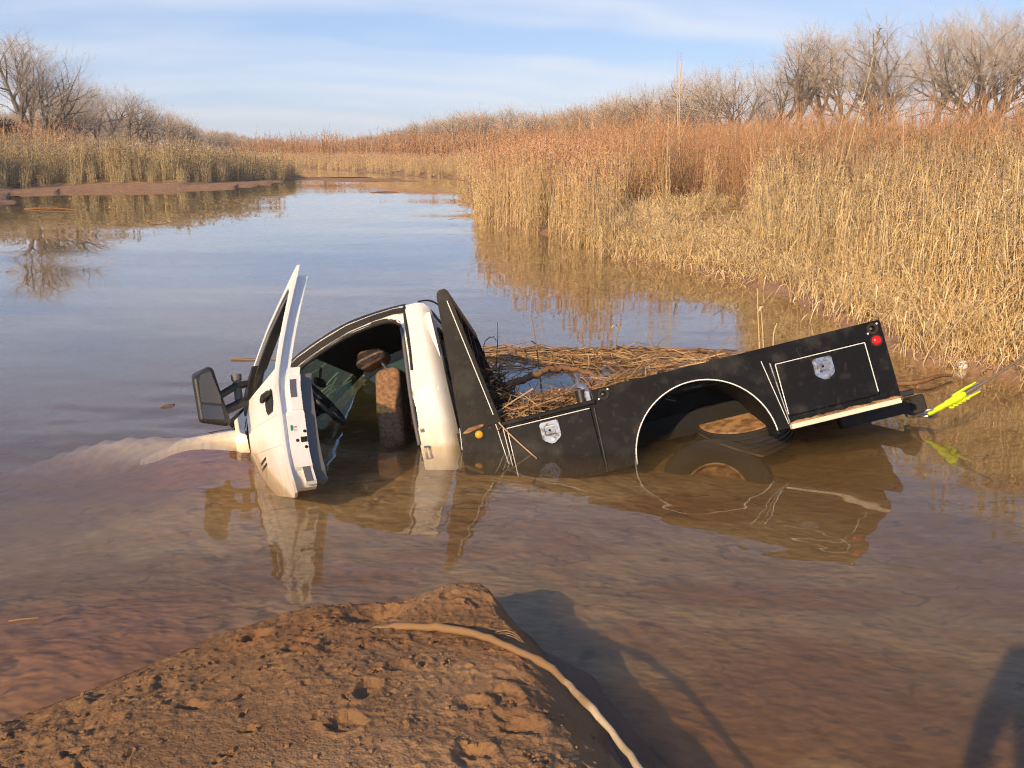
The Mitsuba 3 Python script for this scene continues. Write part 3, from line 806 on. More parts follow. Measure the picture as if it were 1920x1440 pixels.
# cabin
tput('headliner', trimesh.Trimesh(np.array([(p[0], y, p[2] - 0.05) for p in rp for y in (0.29, BW - 0.29)]), np.vstack([[(2 * a, 2 * a + 1, 2 * a + 3), (2 * a, 2 * a + 3, 2 * a + 2)] for a in range(len(rp) - 1)]), process=False), 'dark_trim', False, CAB)
tput('rear_lining', cbox(-0.075, -0.045, 0.16, BW - 0.16, -0.1, 0.92, 0.004), 'dark_trim', False, CAB)
tput('far_lining', [cbox(-1.40, -0.05, BW - 0.17, BW - 0.14, -0.1, 0.85, 0.004)], 'dark_trim', False, CAB)
tput('floor', cbox(-1.45, -0.03, 0.10, BW - 0.10, -0.16, -0.12, 0.004), 'dark_trim', False, CAB)
tput('dashboard', blob([(-1.42, 0.22, 0.62), (-1.42, BW - .22, 0.62), (-1.40, 0.22, 0.84), (-1.40, BW - .22, 0.84), (-1.18, 0.22, 0.72), (-1.18, BW - .22, 0.72), (-1.22, 0.22, 0.5), (-1.22, BW - .22, 0.5)], [0.05] * 8, 2), 'dark_trim', 40, CAB)
SX, SY = -0.50, 0.50
seat = tput('seat', [blob([(-0.515, SY - .14, 0.55), (-0.515, SY + .14, 0.55), (-0.45, SY - .13, 1.0), (-0.45, SY + .13, 1.0), (-0.44, SY - .14, 0.55), (-0.37, SY - .13, 1.0), (-0.44, SY + .14, 0.55), (-0.37, SY + .13, 1.0), (-0.49, SY - .16, 0.78), (-0.40, SY - .16, 0.80), (-0.49, SY + .16, 0.78), (-0.40, SY + .16, 0.80)], [0.05] * 12, 2)], 'seat_cloth', 40)
labels[seat] = {'label': 'muddy brown driver seat'}
tput('cushion', blob([(SX - .45, SY - .18, 0.42), (SX - .45, SY + .18, 0.42), (SX + .05, SY - .18, 0.38), (SX + .05, SY + .18, 0.38)], [0.09] * 4, 2), 'seat_cloth', 40, seat)
tput('headrest', blob([(SX - .07, SY - .09, 1.13), (SX - .07, SY + .09, 1.13), (SX + .05, SY - .11, 1.16), (SX + .05, SY + .11, 1.16), (SX - .05, SY - .1, 1.17)], [[.05, .05, .045]] * 5, 2), 'seat_cloth', 40, seat)
for s in (-1, 1):
    tput('headrest_post', tube([(-0.41, SY + s * .06, 1.02), (-0.46, SY + s * .06, 1.14)], 0.008, 8), 'chrome', 30, seat)
tput('belt_strap', tube(spline([(-0.16, 0.20, 1.15), (-0.20, 0.20, 0.95), (-0.22, 0.22, 0.7), (-0.24, 0.25, 0.5)], 10), [0.012] * 10, 4), 'grey_plastic', False, CAB)
seat = tput('seat', [blob([(SX - .03, 1.30, 0.45), (SX - .03, 1.62, 0.45), (SX + .04, 1.30, 1.0), (SX + .04, 1.62, 1.0), (SX + .14, 1.30, 1.0), (SX + .14, 1.62, 1.0)], [0.07] * 6, 2)], 'dark_trim', 40)
# steering wheel
sc, sn = np.array([-0.93, 0.55, 0.94]), unit(np.array([0.86, 0.0, 0.5]))
e1 = unit(np.cross(sn, [0, 1, 0])); e2 = np.array([0, 1.0, 0])
tt = np.linspace(0, 2 * np.pi, 41)
sw = tput('steering_wheel', tube([sc + 0.195 * (math.cos(a) * e1 + math.sin(a) * e2) for a in tt], 0.017, 8, False), 'black_plastic', True)
tput('hub', [blob([sc - sn * 0.03, sc + e2 * .03 - sn * .02], [0.055, 0.05], 2), tube([sc - sn * 0.03, sc - sn * 0.42], 0.035, 10)], 'dark_trim', 30, sw)
tput('spoke', [tube([sc - sn * 0.02, sc + 0.195 * (math.cos(a) * e1 + math.sin(a) * e2)], 0.014, 6) for a in (0.0, 1.9, 3.14, 4.4)], 'grey_plastic', 30, sw)
tput('column_lever', tube([sc - sn * .12, sc - sn * .10 - e2 * .22 + e1 * .05], 0.013, 8), 'mud', True, sw)

# ---- nose, mostly under water
hood = trimesh.convex.convex_hull(np.vstack([blob([(x, y, z)], [0.06], 2).vertices for x, y, z in ((-1.46, 0.16, 0.80), (-1.46, BW - .16, 0.80), (-1.60, BW / 2, 0.89), (-2.55, 0.60, 0.60), (-2.55, BW - .60, 0.60), (-2.4, BW / 2, 0.82), (-1.46, 0.15, 0.2), (-1.46, BW - .15, 0.2), (-2.64, 0.55, 0.2), (-2.64, BW - .55, 0.2), (-1.85, 0.22, 0.835), (-1.85, BW - .22, 0.835), (-1.85, 0.6, 0.87), (-2.2, 0.36, 0.79))]))
NOSE = tput('nose', hood, 'white_paint', 40)
tput('cowl', cbox(-1.52, -1.40, 0.18, BW - 0.18, 0.80, 0.875, 0.02), 'black_plastic', False, NOSE)
tput('hood_seam', [tube([(-1.50, 0.27, 0.885), (-1.66, 0.29, 0.900), (-1.85, 0.33, 0.915)], 0.004, 6)], 'rubber', True, NOSE)

# ---- open door, in its own frame: u from the hinge to the free edge, v up, w inward
DR = Rotation.from_rotvec([-0.0130547, 0.12998455, -1.09308237]).as_matrix()
D0 = np.array([-1.38826507 - BL + BL, 0.0493314, 0.42290364])


def wcurve(u, v):
    return 0.05 * np.clip((0.30 - v) / 0.35, 0, 1) ** 2 + 0.20 * np.clip((v - 0.60) / 0.65, 0, 1.1) ** 1.25


def DL(P):
    P = np.asarray(P, float)
    w = P[:, 1] + wcurve(P[:, 0], P[:, 2])
    return np.stack([P[:, 0], w, P[:, 2]], 1) @ DR.T + D0


def dput(name, mesh, material, smooth=False, parent=None):
    if not isinstance(mesh, trimesh.Trimesh):
        mesh = cat(mesh)
    m = mesh.subdivide_to_size(0.09)
    return tput(name, trimesh.Trimesh(DL(m.vertices), m.faces, process=False), material, smooth, parent or DOOR)


skin = Polygon([(0.0, -0.03), (1.04, -0.03), (1.11, 0.0), (1.138, 0.08), (1.13, 0.40), (1.105, 0.71), (0.0, 0.56)])
frame_out = Polygon([(0.0, 0.55), (0.20, 0.80), (0.50, 1.02), (0.80, 1.17), (0.98, 1.26), (1.05, 1.285), (1.075, 1.22), (1.09, 1.0), (1.108, 0.71)])
frame_in = Polygon([(0.06, 0.575), (0.24, 0.79), (0.52, 0.98), (0.80, 1.115), (0.95, 1.17), (1.01, 1.14), (1.03, 0.98), (1.045, 0.70)])
DOOR = None
DOOR = tput('door', trimesh.Trimesh(DL(xz_plate(skin.segmentize(0.05), 0.0, 0.015).subdivide_to_size(0.09).vertices), xz_plate(skin.segmentize(0.05), 0.0, 0.015).subdivide_to_size(0.09).faces, process=False), 'white_paint', 35)
labels[DOOR] = {'label': 'open white driver door, its free edge towards the camera'}
dput('window_frame', xz_plate(frame_out.difference(frame_in).difference(skin).segmentize(0.05), 0.0, 0.016), 'white_paint', 35)
rear_post = Polygon([(1.005, 0.70), (0.99, 1.0), (0.965, 1.17), (0.985, 1.235), (1.02, 1.22), (1.045, 1.0), (1.065, 0.70)])
dput('frame_post', xz_plate(rear_post.segmentize(0.05), 0.016, 0.085), 'white_paint', 35)
front_post = Polygon([(0.10, 0.60), (0.27, 0.79), (0.54, 0.98), (0.80, 1.105), (0.95, 1.16), (0.95, 1.125), (0.80, 1.075), (0.56, 0.955), (0.30, 0.77), (0.14, 0.59)])
dput('window_channel', xz_plate(front_post.segmentize(0.05), 0.017, 0.075), 'rubber', 35)
dput('window_channel', xz_plate(Polygon([(0.20, 0.58), (0.25, 0.77), (0.28, 0.77), (0.235, 0.58)]), 0.02, 0.06), 'rubber', 35)
dput('window_glass', xz_plate(Polygon([(0.15, 0.56), (0.25, 0.66), (0.42, 0.735), (0.80, 0.76), (1.02, 0.72), (1.02, 0.68)]), 0.03, 0.034), 'tint_glass')
dput('jamb', xz_plate(Polygon([(0.02, 0.0), (1.0, 0.0), (1.07, 0.02), (1.105, 0.10), (1.10, 0.40), (1.065, 0.70), (0.02, 0.54)]).segmentize(0.05), 0.016, 0.140), 'white_paint', 35)


def jamb_bump(v0, v1, u1, w0, w1):      # raised pads on the door's rear edge
    e = [(1.02, v0), (u1 - 0.012, v0), (u1, v0 + 0.02), (u1, v1 - 0.02), (u1 - 0.012, v1), (1.02, v1)]
    return xz_plate(Polygon(e), w0, w1)


dput('jamb_plate', [jamb_bump(0.44, 0.655, 1.108, 0.075, 0.138), jamb_bump(0.12, 0.45, 1.122, 0.040, 0.139), jamb_bump(0.035, 0.14, 1.117, 0.078, 0.138)], 'white_paint', 30)
dput('trim_panel', xz_plate(Polygon([(0.06, 0.03), (0.98, 0.03), (1.04, 0.05), (1.07, 0.12), (1.062, 0.40), (1.035, 0.66), (0.06, 0.50)]).segmentize(0.05), 0.142, 0.215), 'grey_plastic', 30)
dput('label_pad', xz_plate(Polygon([(1.0, 0.53), (1.112, 0.53), (1.112, 0.63), (1.0, 0.63)]), 0.078, 0.112), 'label_pad')
dput('label_pad', xz_plate(Polygon([(1.0, 0.055), (1.121, 0.055), (1.121, 0.145), (1.0, 0.145)]), 0.082, 0.122), 'label_pad')
dput('latch_slot', [xz_plate(Polygon([(1.0, 0.275), (1.126, 0.275), (1.126, 0.305), (1.0, 0.305)]), 0.102, 0.136)], 'dark_trim')
for v, w in ((0.335, 0.128), (0.288, 0.083), (0.247, 0.126)):
    b = trimesh.creation.icosphere(2); b.apply_scale([0.008, 0.009, 0.009]); b.apply_translation([1.122, w, v])
    dput('screw', b, 'dark_trim', True)
dput('sticker', [xz_plate(Polygon([(1.05, 0.345), (1.1235, 0.345), (1.1235, 0.375), (1.05, 0.375)]), 0.053, 0.066)], 'teal_print')
dput('sticker', [xz_plate(Polygon([(1.05, 0.36), (1.1237, 0.36), (1.1237, 0.366), (1.05, 0.366)]), 0.068, 0.090), xz_plate(Polygon([(1.05, 0.345), (1.1237, 0.345), (1.1237, 0.349), (1.05, 0.349)]), 0.070, 0.086)], 'red_print')
dput('crease_line', xz_plate(Polygon([(0.02, 0.40), (1.10, 0.445), (1.10, 0.452), (0.02, 0.408)]), -0.004, 0.0), 'white_paint', 30)
dput('rub_strip', xz_plate(Polygon([(0.04, 0.235), (1.10, 0.275), (1.10, 0.283), (0.04, 0.243)]), -0.005, 0.0), 'white_paint', 30)
hb = dput('handle_bowl', xz_plate(Polygon([(0.74, 0.52), (0.78, 0.56), (0.96, 0.60), (1.0, 0.585), (1.0, 0.52), (0.95, 0.47), (0.80, 0.455), (0.75, 0.48)]), -0.003, -0.001), 'black_plastic', 30)
dput('pull', [tube([(0.76, -0.02, 0.545), (0.86, -0.03, 0.565), (0.985, -0.022, 0.575)], 0.016, 8)], 'black_plastic', 30)
dput('side_badge', [xz_plate(Polygon([(0.30, 0.16), (0.52, 0.20), (0.52, 0.215), (0.30, 0.175)]), -0.004, -0.001), xz_plate(Polygon([(0.30, 0.125), (0.52, 0.165), (0.52, 0.18), (0.30, 0.14)]), -0.004, -0.001)], 'black_plastic')
dput('mirror_sail', xz_plate(Polygon([(-0.02, 0.50), (0.14, 0.56), (0.26, 0.80), (0.20, 0.80), (-0.02, 0.58)]), -0.012, 0.02), 'black_plastic', 30)
# towing mirror on two arms
mb = blob([(0.16, -0.36, 0.50), (0.16, -0.255, 0.475), (0.13, -0.375, 0.77), (0.13, -0.30, 0.80), (0.24, -0.375, 0.50), (0.24, -0.245, 0.465), (0.24, -0.385, 0.74), (0.24, -0.31, 0.785), (0.08, -0.32, 0.62)], [0.03] * 9, 2)
MS = np.array([0.0, 0.075, 0.005])
mir = tput('wing_mirror', trimesh.Trimesh((mb.vertices + MS) @ DR.T + D0, mb.faces, process=False), 'black_plastic', 40)


def mput(name, mesh, m, smooth=False):
    tput(name, trimesh.Trimesh((mesh.vertices + MS * (name != 'pivot')) @ DR.T + D0, mesh.faces, process=False), m, smooth, mir)


def uw_plate(P, u0, u1):
    """Polygon in (w, v) extruded along u."""
    m = trimesh.creation.extrude_polygon(Polygon(P), u1 - u0, engine='earcut')
    return trimesh.Trimesh(np.stack([m.vertices[:, 2] + u0, m.vertices[:, 0], m.vertices[:, 1]], 1), m.faces, process=False)


def lean(m):
    m.vertices[:, 0] += (m.vertices[:, 2] - 0.575) * 0.16
    return m


mput('glass', lean(uw_plate([(-0.382, 0.60), (-0.384, 0.735), (-0.37, 0.765), (-0.31, 0.785), (-0.262, 0.62), (-0.262, 0.575)], 0.268, 0.275)), 'mirror_glass')
mput('lower_glass', uw_plate([(-0.375, 0.495), (-0.382, 0.585), (-0.262, 0.56), (-0.252, 0.475)], 0.268, 0.274), 'mirror_glass')
mput('arm', cat([tube([(0.15, -0.25, 0.635), (0.13, -0.14, 0.69), (0.12, -0.03, 0.70)], 0.024, 10), tube([(0.16, -0.25, 0.53), (0.14, -0.12, 0.575), (0.12, -0.02, 0.60)], 0.030, 10)]), 'black_plastic', True)
mput('pivot', cat([tube([(0.12, -0.055, 0.60), (0.12, -0.055, 0.735)], 0.026, 12), tube([(0.12, -0.055, 0.73), (0.12, -0.055, 0.77)], 0.034, 12)]), 'grey_plastic', 30)

# ------------------------------------------------------------------ reeds, willows
def reed_clump(n, h, spread, leaves, plume, lean=(0, 0), droop=0.12, w=0.0085, seg=4, broken=0.12):
    R = Ribbons()
    for _ in range(n):
        a, rr = rng.uniform(0, 6.28), spread * math.sqrt(rng.random())
        b = np.array([rr * math.cos(a), rr * math.sin(a), -0.15])
        hh = h * rng.uniform(0.62, 1.05)
        ld = unit(rng.normal(size=2)) * abs(rng.normal()) * droop + np.array(lean) * rng.uniform(0.5, 1.5)
        t = np.linspace(0, 1, seg + 1)
        P = b + np.stack([ld[0] * hh * t ** 1.8, ld[1] * hh * t ** 1.8, hh * t * (1 - 0.22 * np.hypot(*ld) * t)], 1)
        if rng.random() < broken:                         # snapped stem
            k = rng.integers(2, seg + 1)
            dirn = unit(np.r_[rng.normal(size=2), -0.15])
            for m in range(k, seg + 1):
                P[m] = P[m - 1] + dirn * hh / seg
        side = unit(np.cross([rng.normal(), rng.normal(), 0.05], [0, 0, 1]))
        r = rng.random()
        R.strip(P, w * np.linspace(1.0, 0.55, seg + 1), side, r)
        R.strip(P, w * np.linspace(1.0, 0.55, seg + 1), unit(np.cross(side, [0, 0, 1])), r)
        for _k in range(leaves):
            q = rng.uniform(0.15, 0.95)
            i0 = min(int(q * seg), seg - 1); p0 = P[i0] + (P[i0 + 1] - P[i0]) * (q * seg - i0)
            la = rng.uniform(0, 6.28); L_ = rng.uniform(0.22, 0.5) * min(1, h / 1.6)
            out = np.array([math.cos(la), math.sin(la), 0]); up_ = rng.uniform(0.1, 1.0); dr_ = rng.uniform(0.5, 1.9)
            s = np.linspace(0, 1, 4)[:, None]
            Pl = p0 + out * L_ * s * 0.75 + np.array([0, 0, 1.0]) * L_ * (up_ * s - dr_ * s ** 2)
            R.strip(Pl, np.array([0.6, 1.0, 0.8, 0.1]) * rng.uniform(0.010, 0.019) * (w / 0.0085), unit(np.cross(out, [0, 0, 1]) + rng.normal(size=3) * 0.3), rng.random())
        if rng.random() < plume:
            m = 16
            ax = unit(P[-1] - P[-2])
            q = rng.random(m)
            base = P[-1] + ax * (q[:, None] * 0.26 - 0.05)
            tip = base + ax * 0.07 + rng.normal(size=(m, 3)) * 0.028 + np.array([0.035, 0.01, 0.0])
            R.slivers(base, tip, 0.016 * (w / 0.0085), rng.random(m), 2.0)
    return R.mesh()


def low_clump(n, h, spread, w):         # far clumps: one strip a stem, a few leaves, plumes
    R = Ribbons()
    for _ in range(n):
        a, rr = rng.uniform(0, 6.28), spread * math.sqrt(rng.random())
        b = np.array([rr * math.cos(a), rr * math.sin(a), -0.1]); hh = h * rng.uniform(0.6, 1.05)
        ld = rng.normal(size=2) * 0.10 + [0.05, 0]
        P = np.array([b, b + [ld[0] * hh * .3, ld[1] * hh * .3, hh * .55], b + [ld[0] * hh, ld[1] * hh, hh]])
        R.strip(P, np.array([1.2, 1.1, 0.5]) * w, unit([rng.normal(), rng.normal() * .4, 0]), rng.random())
        m = 6
        q = rng.uniform(0.05, 0.95, m)[:, None]
        base = P[0] + (P[2] - P[0]) * q
        R.slivers(base, base + rng.normal(size=(m, 3)) * [0.2, 0.2, 0.12] + [0, 0, 0.05], w * 1.7, rng.random(m), 0.0)
        if rng.random() < 0.5:
            m = 5
            base = P[2] - rng.random((m, 1)) * [0, 0, 0.18]
            R.slivers(base, base + rng.normal(size=(m, 3)) * 0.05 + [0.05, 0, 0.14], w * 2.6, rng.random(m), 2.0)
    return R.mesh()


def willow_clump(n, h, spread, w, tw):
    R = Ribbons()
    for _ in range(n):
        a, rr = rng.uniform(0, 6.28), spread * math.sqrt(rng.random())
        b = np.array([rr * math.cos(a), rr * math.sin(a), -0.1]); hh = h * rng.uniform(0.55, 1.08)
        ld = rng.normal(size=2) * 0.14
        t = np.linspace(0, 1, 4)[:, None]
        P = b + np.hstack([ld[:1] * hh * t ** 1.5, ld[1:] * hh * t ** 1.5, hh * t])
        R.strip(P, np.array([1.6, 1.2, 0.9, 0.3]) * w, unit([rng.normal(), rng.normal() * .4, 0]), rng.random())
        q = rng.uniform(0.18, 0.98, tw)[:, None]
        base = b + np.hstack([ld[:1] * hh * q ** 1.5, ld[1:] * hh * q ** 1.5, hh * q])
        d = rng.normal(size=(tw, 3)) * [0.16, 0.16, 0.10] + [0, 0, 0.34]
        R.slivers(base, base + d * hh / 2.6 * rng.uniform(0.6, 1.3, (tw, 1)), w * 0.9, rng.random(tw), 0.0)
    return R.mesh()


def group(name, mesh_uv, material):
    m, uv = mesh_uv
    scene[name] = {'type': 'shapegroup', 'clump': mikit.ply(m, material, False, uv=uv)}


def scatter(key, groups, pts, zs, s_rng=(0.85, 1.15), tilt=0.04, label=None):
    for n, ((x, y), z) in enumerate(zip(pts, zs)):
        s = rng.uniform(*s_rng)
        tr = T4().translate([x, y, z]).rotate([0, 0, 1], rng.uniform(0, 360)).rotate([1, 0, 0], rng.normal() * tilt * 57)
        tr = tr.scale([s, s, s * rng.uniform(0.9, 1.1)])
        gsel = groups[rng.integers(len(groups))]
        scene[f'{key}__{n + 1:03d}'] = {'type': 'instance', 'to_world': tr, 'shapegroup': {'type': 'ref', 'id': gsel}}
    labels[key] = {'label': label, 'kind': 'stuff'}


def sample(n, x0, x1, y0, y1, ok):
    X, Y = rng.uniform(x0, x1, n), rng.uniform(y0, y1, n)
    m = ok(X, Y)
    return np.stack([X[m], Y[m]], 1)


def in_view(X, Y, margin=1.5):
    return (np.abs(X) < 0.72 * Y + margin + 1)


for k in range(6):
    group(f'reed_model_{k}', reed_clump(13, 2.05, 0.20, 5, 0.28, (0.03, -0.02)), 'gold_reed')
for k in range(5):
    group(f'matted_model_{k}', reed_clump(18, 0.85, 0.22, 4, 0.03, (-0.22, -0.16), 0.55, 0.0085, 4, 0.45), 'gold_reed')
for k in range(4):
    group(f'mid_reed_model_{k}', reed_clump(11, 2.3, 0.28, 3, 0.55, (0.02, 0), 0.10, 0.013, 3), 'far_reed')
for k in range(4):
    group(f'far_reed_model_{k}', low_clump(30, 2.3, 0.6, 0.019), 'far_reed')
for k in range(4):
    group(f'olive_reed_model_{k}', low_clump(34, 2.7, 0.6, 0.017), 'olive_reed')
for k in range(4):
    group(f'willow_model_{k}', willow_clump(10, 2.9, 0.5, 0.014, 16), 'willow_red')
for k in range(3):
    group(f'far_willow_model_{k}', willow_clump(12, 3.3, 1.0, 0.045, 14), 'willow_red')


def clear_flat(X, Y):           # the low trodden flat behind the water's edge, between two stands of tall reeds
    f = (X - 0.185 * Y + 0.9 * n2(X, Y, 0.4, 74)) / (0.075 * Y)
    return np.exp(-f ** 4) * np.clip((24.5 + 1.2 * n2(X, Y, 0.5, 71) - Y) / 1.5, 0, 1)


def dens(X, Y, a, b, lo):
    return rng.random(len(X)) < np.clip(a - b * sd('R', X, Y), lo, 1)


P = sample(3600, 2.5, 13.5, 6.2, 18.5, lambda X, Y: (sd('R', X, Y) > 0.55 + 0.5 * n2(X, Y, 0.8, 72)) & in_view(X, Y) & (sd('R', X, Y) < 6.5) & (clear_flat(X, Y) < 0.55 * rng.random(len(X))) & dens(X, Y, 1.25, 0.10, 0.3))
sz = 0.62 + 0.38 * np.clip((sd('R', P[:, 0], P[:, 1]) - 0.4) / 2.2, 0, 1)
tall = sz > 0.9
scatter('gold_reeds', [f'reed_model_{k}' for k in range(6)], P[tall], ground_h(P[tall, 0], P[tall, 1]), (0.60, 0.92), 0.06, 'dense golden dry reeds on the right bank above the truck bed')
scatter('short_reeds', [f'reed_model_{k}' for k in range(6)], P[~tall], ground_h(P[~tall, 0], P[~tall, 1]), (0.48, 0.82), 0.10, 'shorter golden reeds nearer the water on the right bank')
P = sample(6200, 1.5, 12, 6.0, 20, lambda X, Y: (sd('R', X, Y) > 0.10) & (sd('R', X, Y) < 1.6) & in_view(X, Y))
P2 = sample(2600, 1.0, 8, 14, 25, lambda X, Y: (sd('R', X, Y) > -0.1) & (clear_flat(X, Y) > 0.25) & (n2(X, Y, 0.6, 73) > 0.04))
P = np.vstack([P, P2])
scatter('matted_reeds', [f'matted_model_{k}' for k in range(5)], P, ground_h(P[:, 0], P[:, 1]) - 0.02, (0.40, 0.95), 0.16, 'bent and flattened straw along the right waterline')
P = sample(6200, -3, 16, 17, 52, lambda X, Y: (sd('R', X, Y) > -0.25) & (sd('R', X, Y) < 6) & in_view(X, Y) & (clear_flat(X, Y) < 0.55 * rng.random(len(X))) & dens(X, Y, 1.2, 0.16, 0.15))
scatter('bank_reeds', [f'mid_reed_model_{k}' for k in range(4)], P, ground_h(P[:, 0], P[:, 1]), (0.55, 0.85), 0.05, 'tall dry reeds standing along the right bank upstream')
P = sample(9000, -70, 10, 50, 150, lambda X, Y: (sd('R', X, Y) > -0.4) & (sd('R', X, Y) < 9) & in_view(X, Y, 4))
farh = np.interp(P[:, 1], [50, 58, 70, 90], [1.0, 0.8, 0.6, 0.5])
for nm, sel, rg in (('far_reeds', farh > 0.72, (0.55, 0.8)), ('distant_reeds', farh <= 0.72, (0.36, 0.52))):
    scatter(nm, [f'far_reed_model_{k}' for k in range(4)], P[sel], ground_h(P[sel, 0], P[sel, 1]), rg, 0.04, 'pale reed bed on the right bank towards the bend' if nm == 'far_reeds' else 'most distant pale reed bed where the river bends')
P = sample(20000, -80, -12, 16, 100, lambda X, Y: (sd('L', X, Y) > 3.6 - 2.9 * np.clip((Y - 50) / 8, 0, 1)) & (sd('L', X, Y) < 15) & in_view(X, Y, 4))
tip = np.interp(P[:, 1] - 0.5 * (P[:, 0] + 14), [48, 62, 72], [0, 0.6, 1]) + 0.3 * n2(P[:, 0], P[:, 1], 0.15, 76)
for nm, sel, rg, lb in (('olive_reeds', tip < 0.45, (0.5, 0.82), 'grey gold reeds on the left bank'), ('point_reeds', tip >= 0.45, (0.36, 0.6), 'lower bright reeds at the point of the left bank')):
    scatter(nm, [f'olive_reed_model_{k}' for k in range(4)] if nm == 'olive_reeds' else [f'far_reed_model_{k}' for k in range(4)], P[sel], ground_h(P[sel, 0], P[sel, 1]), rg, 0.04, lb)
P = sample(7500, -70, -12, 16, 80, lambda X, Y: (sd('L', X, Y) > 2.6 - 2.3 * np.clip((Y - 50) / 8, 0, 1) + 1.2 * n2(X, Y, 0.4, 75)) & (sd('L', X, Y) < 5.5) & in_view(X, Y, 4))
scatter('bank_grass', [f'olive_reed_model_{k}' for k in range(4)], P, ground_h(P[:, 0], P[:, 1]), (0.16, 0.5), 0.12, 'short pale grass along the foot of the left bank reeds')
P = sample(6200, 1, 40, 12.5, 66, lambda X, Y: (sd('R', X, Y) > 2.6 + 1.2 * n2(X, Y, 0.4, 77)) & (sd('R', X, Y) < 20) & in_view(X, Y, 2) & (clear_flat(X, Y) < 0.4 * rng.random(len(X))))
scatter('willow_thicket', [f'willow_model_{k}' for k in range(4)], P, ground_h(P[:, 0], P[:, 1]), (0.53, 0.88), 0.05, 'rust red willow scrub behind the right bank reeds')
P = sample(2600, -40, 30, 58, 190, lambda X, Y: (sd('R', X, Y) > 8) & (sd('R', X, Y) < 26) & in_view(X, Y, 4))
Pl = sample(1700, -75, -20, 60, 150, lambda X, Y: (sd('L', X, Y) > 13) & (sd('L', X, Y) < 24) & in_view(X, Y, 4))
P = np.vstack([P, Pl])
scatter('far_willows', [f'far_willow_model_{k}' for k in range(3)], P, ground_h(P[:, 0], P[:, 1]), (0.65, 1.1), 0.05, 'distant belt of reddish willow scrub under the trees')


# ------------------------------------------------------------------ bare trees
def bare_tree(h, spread, stems, dens, twig_w, seed, kids=(5, 6, 7)):
    """Trunk and limbs as tapered tubes; the twigs as slivers fanning up and out. Returns (trunk mesh, crown mesh, uv)."""
    r_ = np.random.default_rng(seed)
    tubes, R = [], Ribbons()
    LS = np.array([0.44 if stems == 1 else 0.32, 0.40, 0.25, 0.17]) * h

    def grow(p, d, L, rad, level):
        n = 5
        pts = [p]; dd = d.copy()
        for _ in range(n):
            dd = unit(dd + r_.normal(size=3) * (0.09, 0.13, 0.16, 0.17)[level] + np.array([0, 0, (0.10, 0.07, 0.03, 0.02)[level]]))
            pts.append(pts[-1] + dd * L / n)
        pts = np.array(pts)
        if level <= 2:
            tubes.append(tube(pts, np.linspace(rad, rad * 0.40, n + 1), (7, 5, 3)[level], False))
        else:
            R.strip(pts[[0, 2, 4, 5]], np.array([1, 0.8, 0.5, 0.2]) * twig_w * 1.5, unit(r_.normal(size=3)), r_.random())
            q = r_.uniform(0.05, 1, dens)
            i0 = np.minimum((q * n).astype(int), n - 1)
            base = pts[i0] + (pts[i0 + 1] - pts[i0]) * (q * n - i0)[:, None]
            dv = unit(unit(pts[-1] - pts[0]) + r_.normal(size=(dens, 3)) * 0.45 + [0, 0, 0.15])
            R.slivers(base, base + dv * L * r_.uniform(0.35, 0.75, (dens, 1)), twig_w, r_.random(dens), 0.0)
            return
        for k in range(kids[level]):
            lo = (0.62, 0.25, 0.15)[level]
            q = lo + (1 - lo) * (k + r_.random()) / kids[level]
            i0 = min(int(q * n), n - 1); b = pts[i0] + (pts[i0 + 1] - pts[i0]) * (q * n - i0)
            ax = unit(pts[i0 + 1] - pts[i0])
            az = 2.4 * k + r_.uniform(-0.5, 0.5)
            e1 = unit(np.cross(ax, [0.3, 0.9, 0.1])); e2 = np.cross(ax, e1)
            out = e1 * math.cos(az) + e2 * math.sin(az)
            a = r_.uniform((0.30, 0.45, 0.45)[level], (0.80, 0.95, 1.0)[level]) * spread
            nd = unit(ax * math.cos(a) + out * math.sin(a))
            grow(b, nd, LS[level + 1] * r_.uniform(0.75, 1.2) * (1.25 - 0.5 * q), rad * (0.80 - 0.42 * q) * r_.uniform(0.65, 0.95), level + 1)

    for s in range(stems):
        d = unit(np.r_[r_.normal(size=2) * (0.08 if stems == 1 else 0.24), 1.0])
        grow(np.array([0, 0, -0.3]) + np.r_[r_.normal(size=2) * 0.2, 0] * (stems > 1), d, LS[0] * r_.uniform(0.8, 1.2), (0.034 if stems == 1 else 0.026) * h, 0)
    tr = cat(tubes)
    cr, uv = R.mesh()
    k = h / np.percentile(cr.vertices[:, 2], 99.7)
    tr.apply_scale(k); cr.apply_scale(k)
    return tr, cr, uv


TREE_H = 10.0
TREES = [(0.95, 1, 13, 0.013, 'twig_grey'), (0.9, 2, 9, 0.012, 'twig_grey'), (0.85, 1, 13, 0.012, 'twig_tan'), (1.05, 1, 13, 0.013, 'twig_grey'), (0.8, 2, 8, 0.011, 'twig_tan'), (0.9, 1, 13, 0.012, 'twig_grey')]
for k, (spread, stems, dens, tw, tm) in enumerate(TREES):
    a, b, uv = bare_tree(TREE_H, spread, stems, dens, tw, 100 + k)
    scene[f'tree_model_{k}'] = {'type': 'shapegroup', 'trunk': mikit.ply(a, 'bark', 40), 'crown': mikit.ply(b, tm, False, uv=uv)}
for k in range(3):
    a, b, uv = bare_tree(TREE_H, 0.9, 1, 8, 0.042, 140 + k, (5, 5, 6))
    m = cat([a, b])
    scene[f'far_tree_model_{k}'] = {'type': 'shapegroup', 'crown': mikit.ply(trimesh.Trimesh(m.vertices, m.faces, process=False), ('twig_grey', 'twig_tan', 'twig_grey')[k])}


